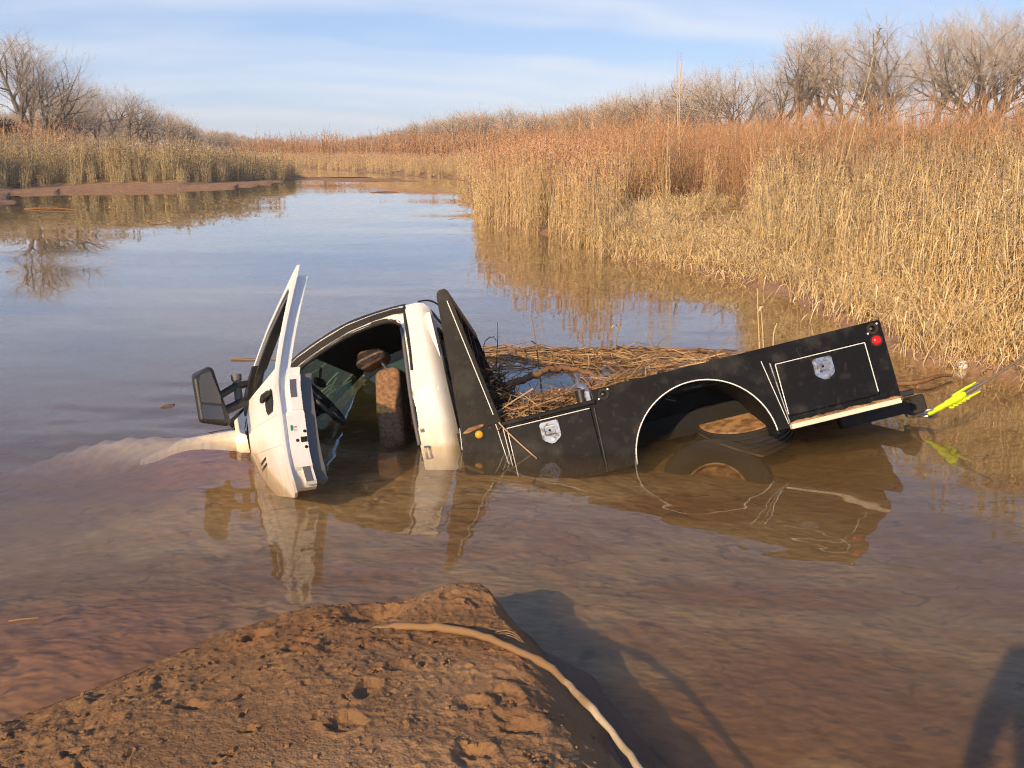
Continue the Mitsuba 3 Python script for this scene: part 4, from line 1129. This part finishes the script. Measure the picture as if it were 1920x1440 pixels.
def place_tree(x, y, top, model, label, grp=None):
    z = float(ground_h(np.array([x]), np.array([y]))[0])
    s = max(top - z, 1.5) / TREE_H
    key = numbered('bare_tree')
    scene[key] = {'type': 'instance', 'to_world': T4().translate([x, y, z]).rotate([0, 0, 1], rng.uniform(0, 360)).scale(s), 'shapegroup': {'type': 'ref', 'id': f'tree_model_{model}'}}
    tag(key, label, 'tree', grp)


ORD = ('first', 'second', 'third', 'fourth', 'fifth', 'sixth', 'seventh', 'eighth', 'ninth', 'tenth', 'eleventh', 'twelfth')
LEFT_NEAR = {0: 'tall dark limbed bare tree at the left edge of the view', 1: 'bare grey tree just right of the tallest left bank tree'}
for n, (x, y, top, m) in enumerate([(-40.15, 78, 11.44, 0), (-39.29, 80, 10.59, 1), (-45.64, 96, 8.57, 4), (-44.89, 98, 8.6, 1), (-47.87, 108, 8.84, 5), (-47.88, 112, 9.44, 0), (-48.76, 118, 9.35, 2), (-47.41, 120, 9.61, 3), (-47.87, 125, 8.62, 5),
                                    (-51.41, 140, 8.39, 4), (-53.52, 150, 7.83, 0), (-53.61, 155, 7.86, 1), (-62.79, 190, 6.69, 5), (-64.42, 205, 6.19, 2), (-65.8, 220, 5.56, 4), (-66.71, 235, 4.81, 5), (-65.18, 240, 5.25, 3), (-66.37, 260, 4.28, 1), (-66.81, 280, 4.46, 0), (-66.63, 300, 4.0, 4), (-67.85, 330, 3.14, 5)]):
    place_tree(x, y, top, m, LEFT_NEAR.get(n) or (f'bare winter tree, {ORD[n]} from the left edge in the row along the left bank' if n < 12 else 'small far bare tree at the bend beyond the left bank'), None if n < 12 else 'far bare trees at the river bend')
RIGHT_NEAR = {0: 'bare tree cut by the right edge of the view', 1: 'tall bare tree second from the right edge', 9: 'round crowned bare tree standing highest left of the right hand wood', 10: 'low spreading bare tree left of the round crowned one', 11: 'small thin bare tree by the sky gap on the right'}
for n, (x, y, top, m) in enumerate([(31.82, 62, 10.21, 3), (32.82, 66, 10.61, 0), (30.66, 64, 10.09, 1), (31.92, 70, 11.06, 5), (31.19, 72, 11.18, 0), (30.08, 74, 11.29, 3), (29.93, 78, 10.61, 4), (28.47, 80, 10.59, 2), (27.2, 84, 11.71, 0), (24.58, 82, 11.31, 0), (23.78, 86, 9.21, 5), (24.92, 95, 8.4, 4),
                                    (22.19, 96, 10.36, 1), (21.23, 100, 10.4, 2), (21.08, 108, 10.3, 5), (19.87, 112, 10.02, 4), (18.7, 118, 9.97, 0), (17.42, 125, 10.45, 2), (15.9, 132, 10.1, 1), (14.37, 138, 9.75, 5), (12.58, 145, 9.08, 4), (10.3, 150, 9.01, 0), (8.26, 158, 8.56, 2), (5.45, 165, 8.51, 1), (2.37, 172, 8.61, 3),
                                    (-0.97, 176, 10.06, 0), (-4.5, 182, 9.96, 4), (-8.37, 190, 9.71, 5), (-12.35, 195, 9.5, 2), (-16.72, 205, 9.24, 1), (-21.6, 215, 8.46, 0), (-26.36, 225, 7.57, 3), (-32.53, 240, 6.92, 4), (-39.6, 260, 6.23, 2), (-47.34, 280, 5.66, 5)]):
    top *= 1.06 if n < 12 else 1.0
    place_tree(x, y, top, m, RIGHT_NEAR.get(n) or (f'tall bare cottonwood, {ORD[n]} from the right edge in the right hand wood' if n < 12 else 'bare grey tree in the receding row behind the willow scrub'), None if n < 12 else 'bare trees receding behind the willow scrub')

# the wood behind, read as one mass
pts, hs = [], []
for _ in range(330):            # right of the river's vanishing point: direction x / y, then distance and height by it
    k_ = rng.uniform(-0.185, 0.16)
    y = np.interp(k_, [-0.18, -0.12, -0.05, 0.02, 0.08, 0.16], [285, 240, 190, 165, 145, 120]) * rng.uniform(0.98, 1.35)
    pts.append((k_ * y, y)); hs.append(np.interp(k_, [-0.18, -0.15, -0.10, -0.05, 0.02, 0.08, 0.16], [4.6, 5.8, 7.8, 9.2, 8.2, 8.6, 9.2]) * rng.uniform(0.72, 1.0))
for _ in range(45):
    k_ = rng.uniform(0.16, 0.60)
    y = rng.uniform(95, 150)
    pts.append((k_ * y, y)); hs.append(np.interp(k_, [0.16, 0.27, 0.34, 0.6], [7.5, 4.5, 4.8, 5.5]) * rng.uniform(0.7, 1.0))
for _ in range(200):
    k_ = rng.uniform(-0.34, -0.185)
    y = np.interp(k_, [-0.34, -0.185], [185, 340]) * rng.uniform(1.0, 1.25)
    pts.append((k_ * y, y)); hs.append(np.interp(k_, [-0.34, -0.30, -0.25, -0.19], [7.0, 6.0, 4.9, 3.2]) * rng.uniform(0.75, 1.03))
for _ in range(110):
    k_ = rng.uniform(-0.62, -0.34)
    y = np.interp(k_, [-0.62, -0.34], [112, 180]) * rng.uniform(1.0, 1.3)
    pts.append((k_ * y, y)); hs.append(np.interp(k_, [-0.6, -0.46, -0.41, -0.36, -0.34], [8.0, 8.6, 8.8, 7.9, 7.2]) * rng.uniform(0.7, 1.0))
for _ in range(60):             # the woods go on past both sides of the view
    k_ = rng.choice([-1, 1]) * rng.uniform(0.6, 1.15); y = rng.uniform(60, 120)
    pts.append((k_ * y, y)); hs.append(rng.uniform(7, 10.5))
for n, ((x, y), h_) in enumerate(zip(pts, hs)):
    scene[f'distant_wood__{n + 1:03d}'] = {'type': 'instance', 'to_world': T4().translate([x, y, 0.3]).rotate([0, 0, 1], rng.uniform(0, 360)).scale([h_ / 10 * 1.15, h_ / 10 * 1.15, h_ / 10]), 'shapegroup': {'type': 'ref', 'id': f'far_tree_model_{n % 3}'}}
labels['distant_wood'] = {'label': 'grey leafless wood filling in behind the nearer trees', 'kind': 'stuff'}


def bush(x, y, w, h, mat_, label):
    n = 5200
    c = rng.normal(size=(n, 3)); c = unit(c) * rng.random((n, 1)) ** 0.4
    lob = 0.75 + 0.5 * meshkit.fbm(unit(c) * 2.2 + 9, 3, 77)[:, None]
    P_ = c * lob * [w, w, h * 0.55] + [x, y, 0.4 + h * 0.5]
    R = Ribbons()
    R.slivers(P_, P_ + rng.normal(size=(n, 3)) * 0.20 + unit(c) * 0.16, 0.075, rng.random(n), 0.0)
    m, uv = R.mesh()
    key = numbered('cedar_bush')
    put('foliage', m, mat_, False, key, uv)
    tput('trunk', tube([(x, y, 0.0), (x + .1, y, 0.4 + h * 0.6)], [0.14, 0.05], 7), 'bark', True, key, lambda v: v)
    tag(key, label, 'bush')


bush(-38.2, 72, 2.0, 3.4, 'cedar_green', 'dark evergreen bush under the tall tree at the left edge')
bush(-33.2, 71, 1.3, 2.2, 'cedar_green', 'smaller dark bush to the right of the evergreen one on the left bank')


# ------------------------------------------------------------------ single stalks
def stalk(name, pts, r, label, m='gold_reed', leaves=2, plume=False, group_=None):
    P_ = spline(pts, 14)
    R = Ribbons()
    for k in range(leaves):
        p0 = P_[rng.integers(4, 12)]; a = rng.uniform(0, 6.28); L_ = rng.uniform(6, 16) * r + 0.08
        s = np.linspace(0, 1, 4)[:, None]
        R.strip(p0 + np.array([math.cos(a), math.sin(a) * .5, 0]) * L_ * s + np.array([0, 0, 1.0]) * L_ * (0.9 * s - 0.9 * s ** 2), np.array([1, 1.2, .8, .1]) * r * 2.2, unit(np.array([-math.sin(a), math.cos(a), 0.3])), rng.random())
    if plume:
        mm = 60; q = rng.random((mm, 1)); base = P_[-1] + (P_[-1] - P_[-2]) / np.linalg.norm(P_[-1] - P_[-2]) * (q * 0.4 - 0.3)
        R.slivers(base, base + rng.normal(size=(mm, 3)) * 0.05 + [0.02, 0, 0.06], r * 2, rng.random(mm), 2.0)
    st = tube(P_, np.linspace(r, r * 0.55, len(P_)), 6)
    key = numbered(name)
    uv = np.full((len(st.vertices), 2), [0.55, 0.0])
    put('stem', st, m, True, key, uv)
    if R.n:
        lm, luv = R.mesh(); put('leaves', lm, m, False, key, luv)
    tag(key, label, 'reed', group_)


stalk('tall_reed', [(5.23, 30, 0.3), (5.23, 30, 1.07), (5.12, 30, 3.17), (5.06, 30, 4.81)], 0.022, 'tallest bare stalk rising above the scrub, left one of the pair', 'gold_reed', 3)
stalk('tall_reed', [(5.3, 29, 0.3), (5.15, 29, 1.1), (5.01, 29, 3.13), (5.0, 29, 4.71)], 0.022, 'tallest bare stalk rising above the scrub, right one of the pair', 'gold_reed', 3)
stalk('tall_reed', [(5.1, 15, 0.2), (5.32, 15, 2.14), (5.44, 15, 2.77), (5.57, 15, 3.61)], 0.010, 'long slanting reed that reaches in front of the right hand trees', 'gold_reed', 3, True)
stalk('tall_reed', [(5.3, 16, 0.2), (5.43, 16, 2.07), (5.5, 16, 2.66), (5.53, 16, 3.02)], 0.009, 'shorter slanting reed beside the longest one on the right', 'gold_reed', 3)
stalk('tall_reed', [(4.95, 12, 0.2), (4.89, 12, 1.96), (4.87, 12, 2.19), (4.87, 12, 2.37)], 0.008, 'straight upright reed above the tail of the truck bed', 'gold_reed', 4)
stalk('tall_reed', [(3.9, 24, 0.2), (3.9, 24, 1.24), (3.89, 24, 2.15), (3.89, 24, 2.73)], 0.014, 'thin reed just left of the tall pair of stalks', 'gold_reed', 3)
stalk('standing_reed', [(2.37, 8.6, -0.3), (2.34, 8.6, 0.07), (2.31, 8.6, 0.35), (2.28, 8.6, 0.65)], 0.009, 'tallest dry reed standing in the water behind the truck bed', 'gold_reed', 1)
stalk('standing_reed', [(2.37, 8.5, -0.3), (2.35, 8.5, 0.09), (2.33, 8.5, 0.27), (2.30, 8.5, 0.47)], 0.008, 'second dry reed in the water, close right of the tallest one', 'gold_reed', 1)
stalk('standing_reed', [(2.42, 8.5, -0.3), (2.44, 8.5, 0.11), (2.44, 8.5, 0.27), (2.46, 8.5, 0.34)], 0.010, 'short pale reed stub in the water behind the bed rail', 'gold_reed', 1)
stalk('standing_reed', [(0.24, 7.3, 0.0), (0.22, 7.3, 0.18), (0.19, 7.3, 0.41), (0.15, 7.35, 0.62)], 0.008, 'tall forked dry reed sticking up from the truck bed', 'straw', 1)
stalk('standing_reed', [(-0.13, 7.6, -0.1), (-0.13, 7.6, 0.17), (-0.12, 7.6, 0.35), (-0.12, 7.62, 0.51)], 0.006, 'thin straight reed by the headache rack', 'wet_straw', 0)
stalk('standing_reed', [(-0.26, 7.7, -0.1), (-0.24, 7.7, 0.26), (-0.21, 7.7, 0.35), (-0.16, 7.7, 0.37), (-0.13, 7.7, 0.33)], 0.006, 'hooked dark reed bent over beside the headache rack', 'wet_straw', 0)
stalk('standing_reed', [(0.96, 8.6, -0.1), (0.98, 8.6, 0.10), (1.0, 8.6, 0.25), (1.03, 8.6, 0.34)], 0.008, 'short reddish reed pair at the far side of the bed', 'straw', 1)
for pts, lab in (([(1.58, 7.6, 0.05), (1.72, 7.6, 0.25), (1.83, 7.6, 0.42)], 'leaning straw above the bed rail, left of two'), ([(1.85, 8.0, 0.0), (2.05, 8.1, 0.14), (2.30, 8.2, 0.28)], 'leaning straw above the bed rail, right of two')):
    stalk('standing_reed', pts, 0.006, lab, 'straw', 0)

# ------------------------------------------------------------------ drift in the truck bed


def sticks(n, centre, spread, L, r, flat, ori=None):
    """Short straws as thin three sided rods; centre and spread in the truck's frame unless fn is the identity."""
    V_, F_, U_, k = [], [], [], 0
    for _ in range(n):
        c = np.array(centre) + np.clip(rng.normal(size=3), -1.7, 1.7) * spread
        d = unit(rng.normal(size=3) * [1, 1, flat] if ori is None else np.array(ori) + rng.normal(size=3) * [0.35, 0.25, flat])
        l = rng.uniform(*L); bend = rng.normal(size=3) * 0.06 * l
        m = tube([c - d * l / 2, c + bend, c + d * l / 2], rng.uniform(*r) * np.array([1, 1, 0.7]), 3, False)
        V_.append(m.vertices); F_.append(m.faces + k); k += len(m.vertices); U_.append(np.tile([rng.random(), 0.0], (len(m.vertices), 1)))
    return np.vstack(V_), np.vstack(F_), np.vstack(U_)


def heap(key, specs, m, label, fn):
    V_, F_, U_, k = [], [], [], 0
    for sp in specs:
        v, f, u = sticks(*sp); V_.append(v); F_.append(f + k); U_.append(u); k += len(v)
    put(key, trimesh.Trimesh(fn(np.vstack(V_)), np.vstack(F_), process=False), m, False, None, np.vstack(U_))
    tag(key, label, kind='stuff')


same = lambda v: v
heap('straw_heap', [(520, (0.62, 0.30, 0.51), (0.18, 0.10, 0.045), (0.08, 0.36), (0.002, 0.005), 0.35),
                    (300, (0.95, 0.55, 0.54), (0.25, 0.16, 0.05), (0.08, 0.4), (0.002, 0.005), 0.35),
                    (330, (1.22, 0.42, 0.545), (0.22, 0.12, 0.045), (0.08, 0.36), (0.002, 0.005), 0.4),
                    (120, (1.7, 0.7, 0.50), (0.35, 0.25, 0.03), (0.1, 0.5), (0.002, 0.005), 0.2),
                    (140, (0.42, 0.22, 0.50), (0.10, 0.10, 0.03), (0.1, 0.4), (0.002, 0.005), 0.4)], 'straw', 'heap of broken golden straw washed into the truck bed', W)
heap('wet_drift', [(620, (0.24, 0.90, 0.62), (0.05, 0.44, 0.16), (0.10, 0.36), (0.002, 0.006), 0.7),
                   (200, (0.36, 1.0, 0.50), (0.12, 0.3, 0.10), (0.12, 0.5), (0.002, 0.005), 0.8)], 'wet_straw', 'dark wet sticks and straw packed against the headache rack', W)
heap('floating_straw', [(110, (0.0 + 0.36 * k, 8.66 + 0.02 * math.sin(k), 0.016), (0.20, 0.055, 0.010), (0.15, 0.7), (0.003, 0.007), 0.04, (1, 0.03, 0)) for k in range(-1, 5)] +
     [(60, (1.9, 8.5, 0.03), (0.25, 0.12, 0.015), (0.15, 0.6), (0.003, 0.006), 0.08, (1, 0.1, 0.05)), (150, (0.5, 8.3, 0.03), (0.35, 0.15, 0.02), (0.1, 0.5), (0.003, 0.006), 0.15), (90, (1.15, 8.2, 0.05), (0.35, 0.15, 0.03), (0.1, 0.5), (0.003, 0.006), 0.2)], 'straw', 'line of floating straw along the far side of the truck bed', same)
# silt left on the deck
xs_, ys_ = np.linspace(0.3, 2.7, 80), np.linspace(0.13, 1.86, 60)
GX, GY = np.meshgrid(xs_, ys_)
gz = 0.437 + 0.09 * np.clip(n2(GX.ravel() * 1, GY.ravel(), 2.2, 61, 4) * 2.2 + 0.35 + 0.5 * np.exp(-((GX.ravel() - 1.1) / 0.5) ** 2), 0, 1.2) * np.clip(np.minimum(GY.ravel() - 0.13, 1.86 - GY.ravel()) / 0.15, 0, 1) * np.clip(np.minimum(GX.ravel() - 0.3, 2.7 - GX.ravel()) / 0.15, 0, 1)
i, j = np.meshgrid(np.arange(59), np.arange(79), indexing='ij')
q = np.stack([i * 80 + j, i * 80 + j + 1, (i + 1) * 80 + j + 1, (i + 1) * 80 + j], -1).reshape(-1, 4)
tag(put('bed_silt', trimesh.Trimesh(W(np.stack([GX.ravel(), GY.ravel(), gz], 1)), np.vstack([q[:, [0, 1, 2]], q[:, [0, 2, 3]]]), process=False), 'mud', True), 'brown silt lying on the truck bed deck under the straw', kind='stuff')
br = spline([(-0.06, 6.72, 0.165), (-0.02, 6.75, 0.19), (0.1, 6.85, 0.21), (0.21, 6.95, 0.235), (0.33, 7.05, 0.245), (0.44, 7.1, 0.235), (0.59, 7.1, 0.20), (0.72, 7.1, 0.15)], 30)
tag(put('branch', tube(br + 0.006 * rng.normal(size=br.shape), np.linspace(0.030, 0.018, 30) * rng.uniform(0.9, 1.1, 30), 9), 'branch_bark', True), 'thick curved brown branch lying across the straw in the truck bed', 'branch')
tag(put('straw_stem', tube(W(spline([(0.285, -0.03, 0.475), (0.34, -0.035, 0.38), (0.42, -0.03, 0.26), (0.47, -0.03, 0.19)], 12)), 0.005, 6), 'straw', True, None, np.full((74, 2), [0.85, 0.0])), 'single straw hanging over the front edge of the black toolbox', 'straw')

# ------------------------------------------------------------------ driftwood and bits on the bar
sp = spline(STICK, 46)
sunk = np.interp(np.arange(46), [0, 8, 20, 30, 45], [-0.05, -0.018, -0.007, 0.003, 0.012])
sp[:, 2] = np.maximum(sp[:, 2] - 0.03, bar_h(sp[:, 0], sp[:, 1])) + sunk
sp[:, 2] = np.convolve(np.pad(sp[:, 2], 4, 'edge'), np.ones(9) / 9, 'valid')
tag(put('driftwood_branch', tube(sp + np.cumsum(rng.normal(size=sp.shape), 0) * 0.0007 + rng.normal(size=sp.shape) * 0.0013, np.linspace(0.0140, 0.0105, 46) * (1 + 0.22 * (meshkit.fbm(np.stack([np.arange(46) * 0.45, np.zeros(46), np.zeros(46)], 1), 3, 8) - 0.5) * 2) * (1 + 0.35 * (rng.random(46) > 0.90)), 12), 'driftwood', True), 'long curved driftwood branch half caked in sand on the mound', 'branch')
g2 = []
for k in range(7):
    b = np.array([-0.07 + 0.008 * k, 3.02 - 0.008 * k, 0.0]); b[2] = bar_h(b[:1], b[1:2])[0] + 0.004
    e = b + [0.10 + .006 * k, -0.07 - .008 * k, 0.0]; e[2] = bar_h(e[:1], e[1:2])[0] + 0.006
    mid = (b + e) / 2 + [0, 0, 0.022 - 0.002 * k]
    g2.append(tube(spline([b, (b + mid) / 2 + [0, 0, .004], mid, e], 10), np.linspace(0.0022, 0.001, 10), 5))
m = cat(g2)
tag(put('grass_tuft', m, 'straw', True, None, np.tile([0.7, 0.0], (len(m.vertices), 1))), 'small tuft of bent dry grass beside the driftwood on the mound', 'grass')


def twig(name, pts, r, label, m='branch_bark'):
    t_ = tube(spline(pts, 12), np.linspace(r, r * 0.6, 12), 6)
    tag(put(name, t_, m, True, None, np.full((len(t_.vertices), 2), [0.6, 0.0])), label, 'twig')


twig('floating_straw_stem', [(-2.62, 8.46, 0.01), (-2.3, 8.49, 0.014), (-2.05, 8.52, 0.01)], 0.010, 'pale straw floating behind the open truck door', 'straw')
twig('floating_twig', [(-2.67, 6.81, 0.006), (-2.62, 6.84, 0.010), (-2.59, 6.88, 0.004)], 0.008, 'short dark twig floating over the sunken bonnet')
twig('floating_twig', [(-15.9, 30.8, 0.0), (-14.8, 30.4, 0.05), (-13.8, 30.0, 0.01)], 0.035, 'long dark twig lying in the shallows by the left bank')
twig('floating_twig', [(-9.7, 24.9, 0.0), (-9.4, 24.9, 0.07), (-9.1, 24.95, 0.01)], 0.02, 'arched twig in mid river on the left')
twig('floating_twig', [(-6.3, 42, 0.0), (-5.6, 42.2, 0.06), (-4.9, 42.1, 0.01)], 0.035, 'dark twig caught in the far riffle in mid river')
twig('sunken_stick', [(3.20, 7.55, 0.0), (3.32, 7.45, 0.03), (3.62, 7.62, 0.05), (3.75, 7.7, 0.03)], 0.022, 'dark waterlogged stick at the reed edge behind the truck tail')
twig('floating_straw_stem', [(-2.09, 3.50, 0.004), (-2.03, 3.515, 0.007), (-1.98, 3.53, 0.004)], 0.004, 'tiny straw floating in the red shallows at far left', 'straw')
bl = trimesh.creation.icosphere(3); bl.apply_scale([0.048, 0.045, 0.043]); bl.vertices[:] *= 1 + 0.10 * (meshkit.fbm(bl.vertices * 30 + 5, 2, 3)[:, None] - 0.5); bl.apply_translation([4.02, 8.08, 0.035])
tag(put('foam_ball', bl, 'white_line', True), 'round white lump of foam at the foot of the right bank reeds', 'litter')

# ------------------------------------------------------------------ recovery strap, shackle and cable
sh = spline([(2.90, 6.42, 0.055), (2.87, 6.36, 0.065), (2.905, 6.32, 0.105), (2.95, 6.30, 0.125), (2.985, 6.31, 0.115), (3.005, 6.33, 0.08), (2.99, 6.37, 0.055)], 26)
tag('shackle', 'steel bow shackle joining the yellow strap to the truck', 'shackle')
put('bow', tube(sh, 0.013, 8), 'steel', True, 'shackle')
put('pin', tube([(2.86, 6.44, 0.05), (3.02, 6.38, 0.05)], 0.015, 8), 'steel', 30, 'shackle')
put('eye', blob([(2.86, 6.44, 0.05), (2.88, 6.43, 0.05)], [0.026, 0.02], 2), 'steel', 40, 'shackle')
a0, a1 = np.array([2.955, 6.30, 0.105]), np.array([3.15, 6.30, 0.225])
ax = unit(a1 - a0); sd_ = unit(np.cross(ax, [0, 1, 0]))
st = []
for k in range(11):
    t = k / 10; c = a0 + (a1 - a0) * t
    r0 = 0.012 + 0.012 * t + 0.007 * rng.random()
    st.append(blob([c - ax * 0.012, c + ax * 0.014], [[r0 * 1.0, r0 * 0.8, r0 * rng.uniform(0.85, 1.2)]] * 2, 2))
tag('recovery_strap', 'bright yellow green recovery strap between the shackle and the cable', 'strap')
put('loop', cat(st), 'yellow_strap', 40, 'recovery_strap')
for s in (-1, 1):
    off = sd_ * 0.036 * s
    put('leg', tube([a1 - ax * 0.05 + off * 0.8, a1 + ax * 0.04 + off, a1 + ax * 0.13 + off * 1.05], [0.012, 0.010, 0.006], 6), 'yellow_strap', True, 'recovery_strap')
    put('thimble_side', tube([a1 + ax * 0.0 + off * 0.6, a1 + ax * 0.07 + off * 0.75, a1 + ax * 0.15 + off * 0.6], 0.0055, 6), 'steel', True, 'recovery_strap')
for k in range(5):
    c = a1 - ax * (0.10 - 0.03 * k) - sd_ * 0.036
    put('frayed_end', blob([c, c - sd_ * 0.012 + ax * 0.02], [0.010, 0.007], 1), 'yellow_strap', 40, 'recovery_strap')
tag('winch_cable', 'taut grey steel cable running up to the right from the strap', 'cable')
cb = [a1 + ax * 0.02, np.array([3.39, 6.32, 0.375]), np.array([3.6, 6.35, 0.51]), np.array([4.25, 6.45, 0.93]), np.array([9.0, 7.2, 3.2])]
put('rope', tube(cb, 0.008, 8), 'cable_steel', True, 'winch_cable')
put('splice', tube([cb[0], cb[0] + (cb[1] - cb[0]) * 0.75], [0.014, 0.011], 8), 'cable_steel', True, 'winch_cable')


# ------------------------------------------------------------------ the photographer, whose shadow lies on the water at the right
def person(x, y, z, heading):
    J = dict(hip_l=(-.10, 0, .92), hip_r=(.10, 0, .92), knee_l=(-.12, .03, .50), knee_r=(.13, .0, .50), ank_l=(-.13, -.02, .09), ank_r=(.16, -.03, .09), toe_l=(-.15, .16, .04), toe_r=(.20, .14, .04),
             waist=(0, 0, 1.05), chest=(0, .01, 1.30), sh_l=(-.19, 0, 1.44), sh_r=(.19, 0, 1.44), el_l=(-.29, .06, 1.17), el_r=(.31, .05, 1.17), wr_l=(-.30, .14, .93), wr_r=(.33, .13, .93), neck=(0, .01, 1.50), head=(0, .03, 1.65))
    Rd = dict(hip=.10, knee=.065, ank=.05, toe=.035, waist=.20, chest=.19, sh=.075, el=.052, wr=.035, neck=.06, head=.10)
    r_ = lambda k: Rd[k.split('_')[0]]
    bones = [('hip_l', 'knee_l'), ('knee_l', 'ank_l'), ('ank_l', 'toe_l'), ('hip_r', 'knee_r'), ('knee_r', 'ank_r'), ('ank_r', 'toe_r'), ('hip_l', 'hip_r'), ('hip_l', 'waist'), ('hip_r', 'waist'), ('waist', 'chest'), ('chest', 'sh_l'), ('chest', 'sh_r'), ('sh_l', 'el_l'), ('el_l', 'wr_l'), ('sh_r', 'el_r'), ('el_r', 'wr_r'), ('chest', 'neck'), ('neck', 'head')]
    body = manifold3d.Manifold()
    for a, b in bones:
        h = manifold3d.Manifold.batch_hull([manifold3d.Manifold.sphere(r_(k), 20).translate(J[k]) for k in (a, b)])
        body = body + h
    for s in (-1, 1):
        w = np.array(J['wr_l' if s < 0 else 'wr_r']); d = np.array([s * .02, .25, -.97])
        body = body + manifold3d.Manifold.batch_hull([manifold3d.Manifold.sphere(.024, 12).translate(list(w + d * .03)), manifold3d.Manifold.sphere(.022, 12).translate(list(w + d * .08 + [.0, .025, 0])), manifold3d.Manifold.sphere(.022, 12).translate(list(w + d * .08 - [.0, .025, 0]))])
        for k in range(5):
            o = np.array([0, -.03 + .019 * k, 0]); L_ = (.06, .075, .08, .072, .05)[k] if k < 4 else .05
            a = w + d * .085 + o if k < 4 else w + d * .04 + [0, .03, 0]
            b = a + (d * L_ if k < 4 else np.array([0, .04, -.045])); c = b + np.array([-s * .02, .01, -.03])
            for p_, q_ in ((a, b), (b, c)):
                body = body + manifold3d.Manifold.batch_hull([manifold3d.Manifold.sphere(.009, 10).translate(list(p_)), manifold3d.Manifold.sphere(.008, 10).translate(list(q_))])
    body = body + manifold3d.Manifold.sphere(.022, 12).translate([0, .135, 1.635]) + manifold3d.Manifold.sphere(.024, 12).translate([-.10, .02, 1.64]) + manifold3d.Manifold.sphere(.024, 12).translate([.10, .02, 1.64])
    mm = body.refine_to_length(0.025).to_mesh()
    m = trimesh.Trimesh(mm.vert_properties[:, :3], mm.tri_verts, process=False)
    cap = blob([(0, .02, 1.70), (0, -.01, 1.68)], [[.115, .125, .09], [.11, .11, .08]], 2)
    brim = trimesh.creation.cylinder(0.10, 0.012, sections=24); brim.apply_translation([0, .11, 1.70])
    c, s = math.cos(heading), math.sin(heading)
    fn = lambda v: np.asarray(v) @ np.array([[c, s, 0], [-s, c, 0], [0, 0, 1]]) + [x, y, z]
    tag('person', 'person in dark clothes and a cap standing on the sand behind the camera', 'person')
    tput('body', m, 'dark_trim', True, 'person', fn)
    tput('cap', [cap, brim], 'grey_plastic', 40, 'person', fn)


PX, PY = 0.47, -0.01
person(PX, PY, float(bar_h(np.array([PX]), np.array([PY]))[0]) - 0.01, 0.0)
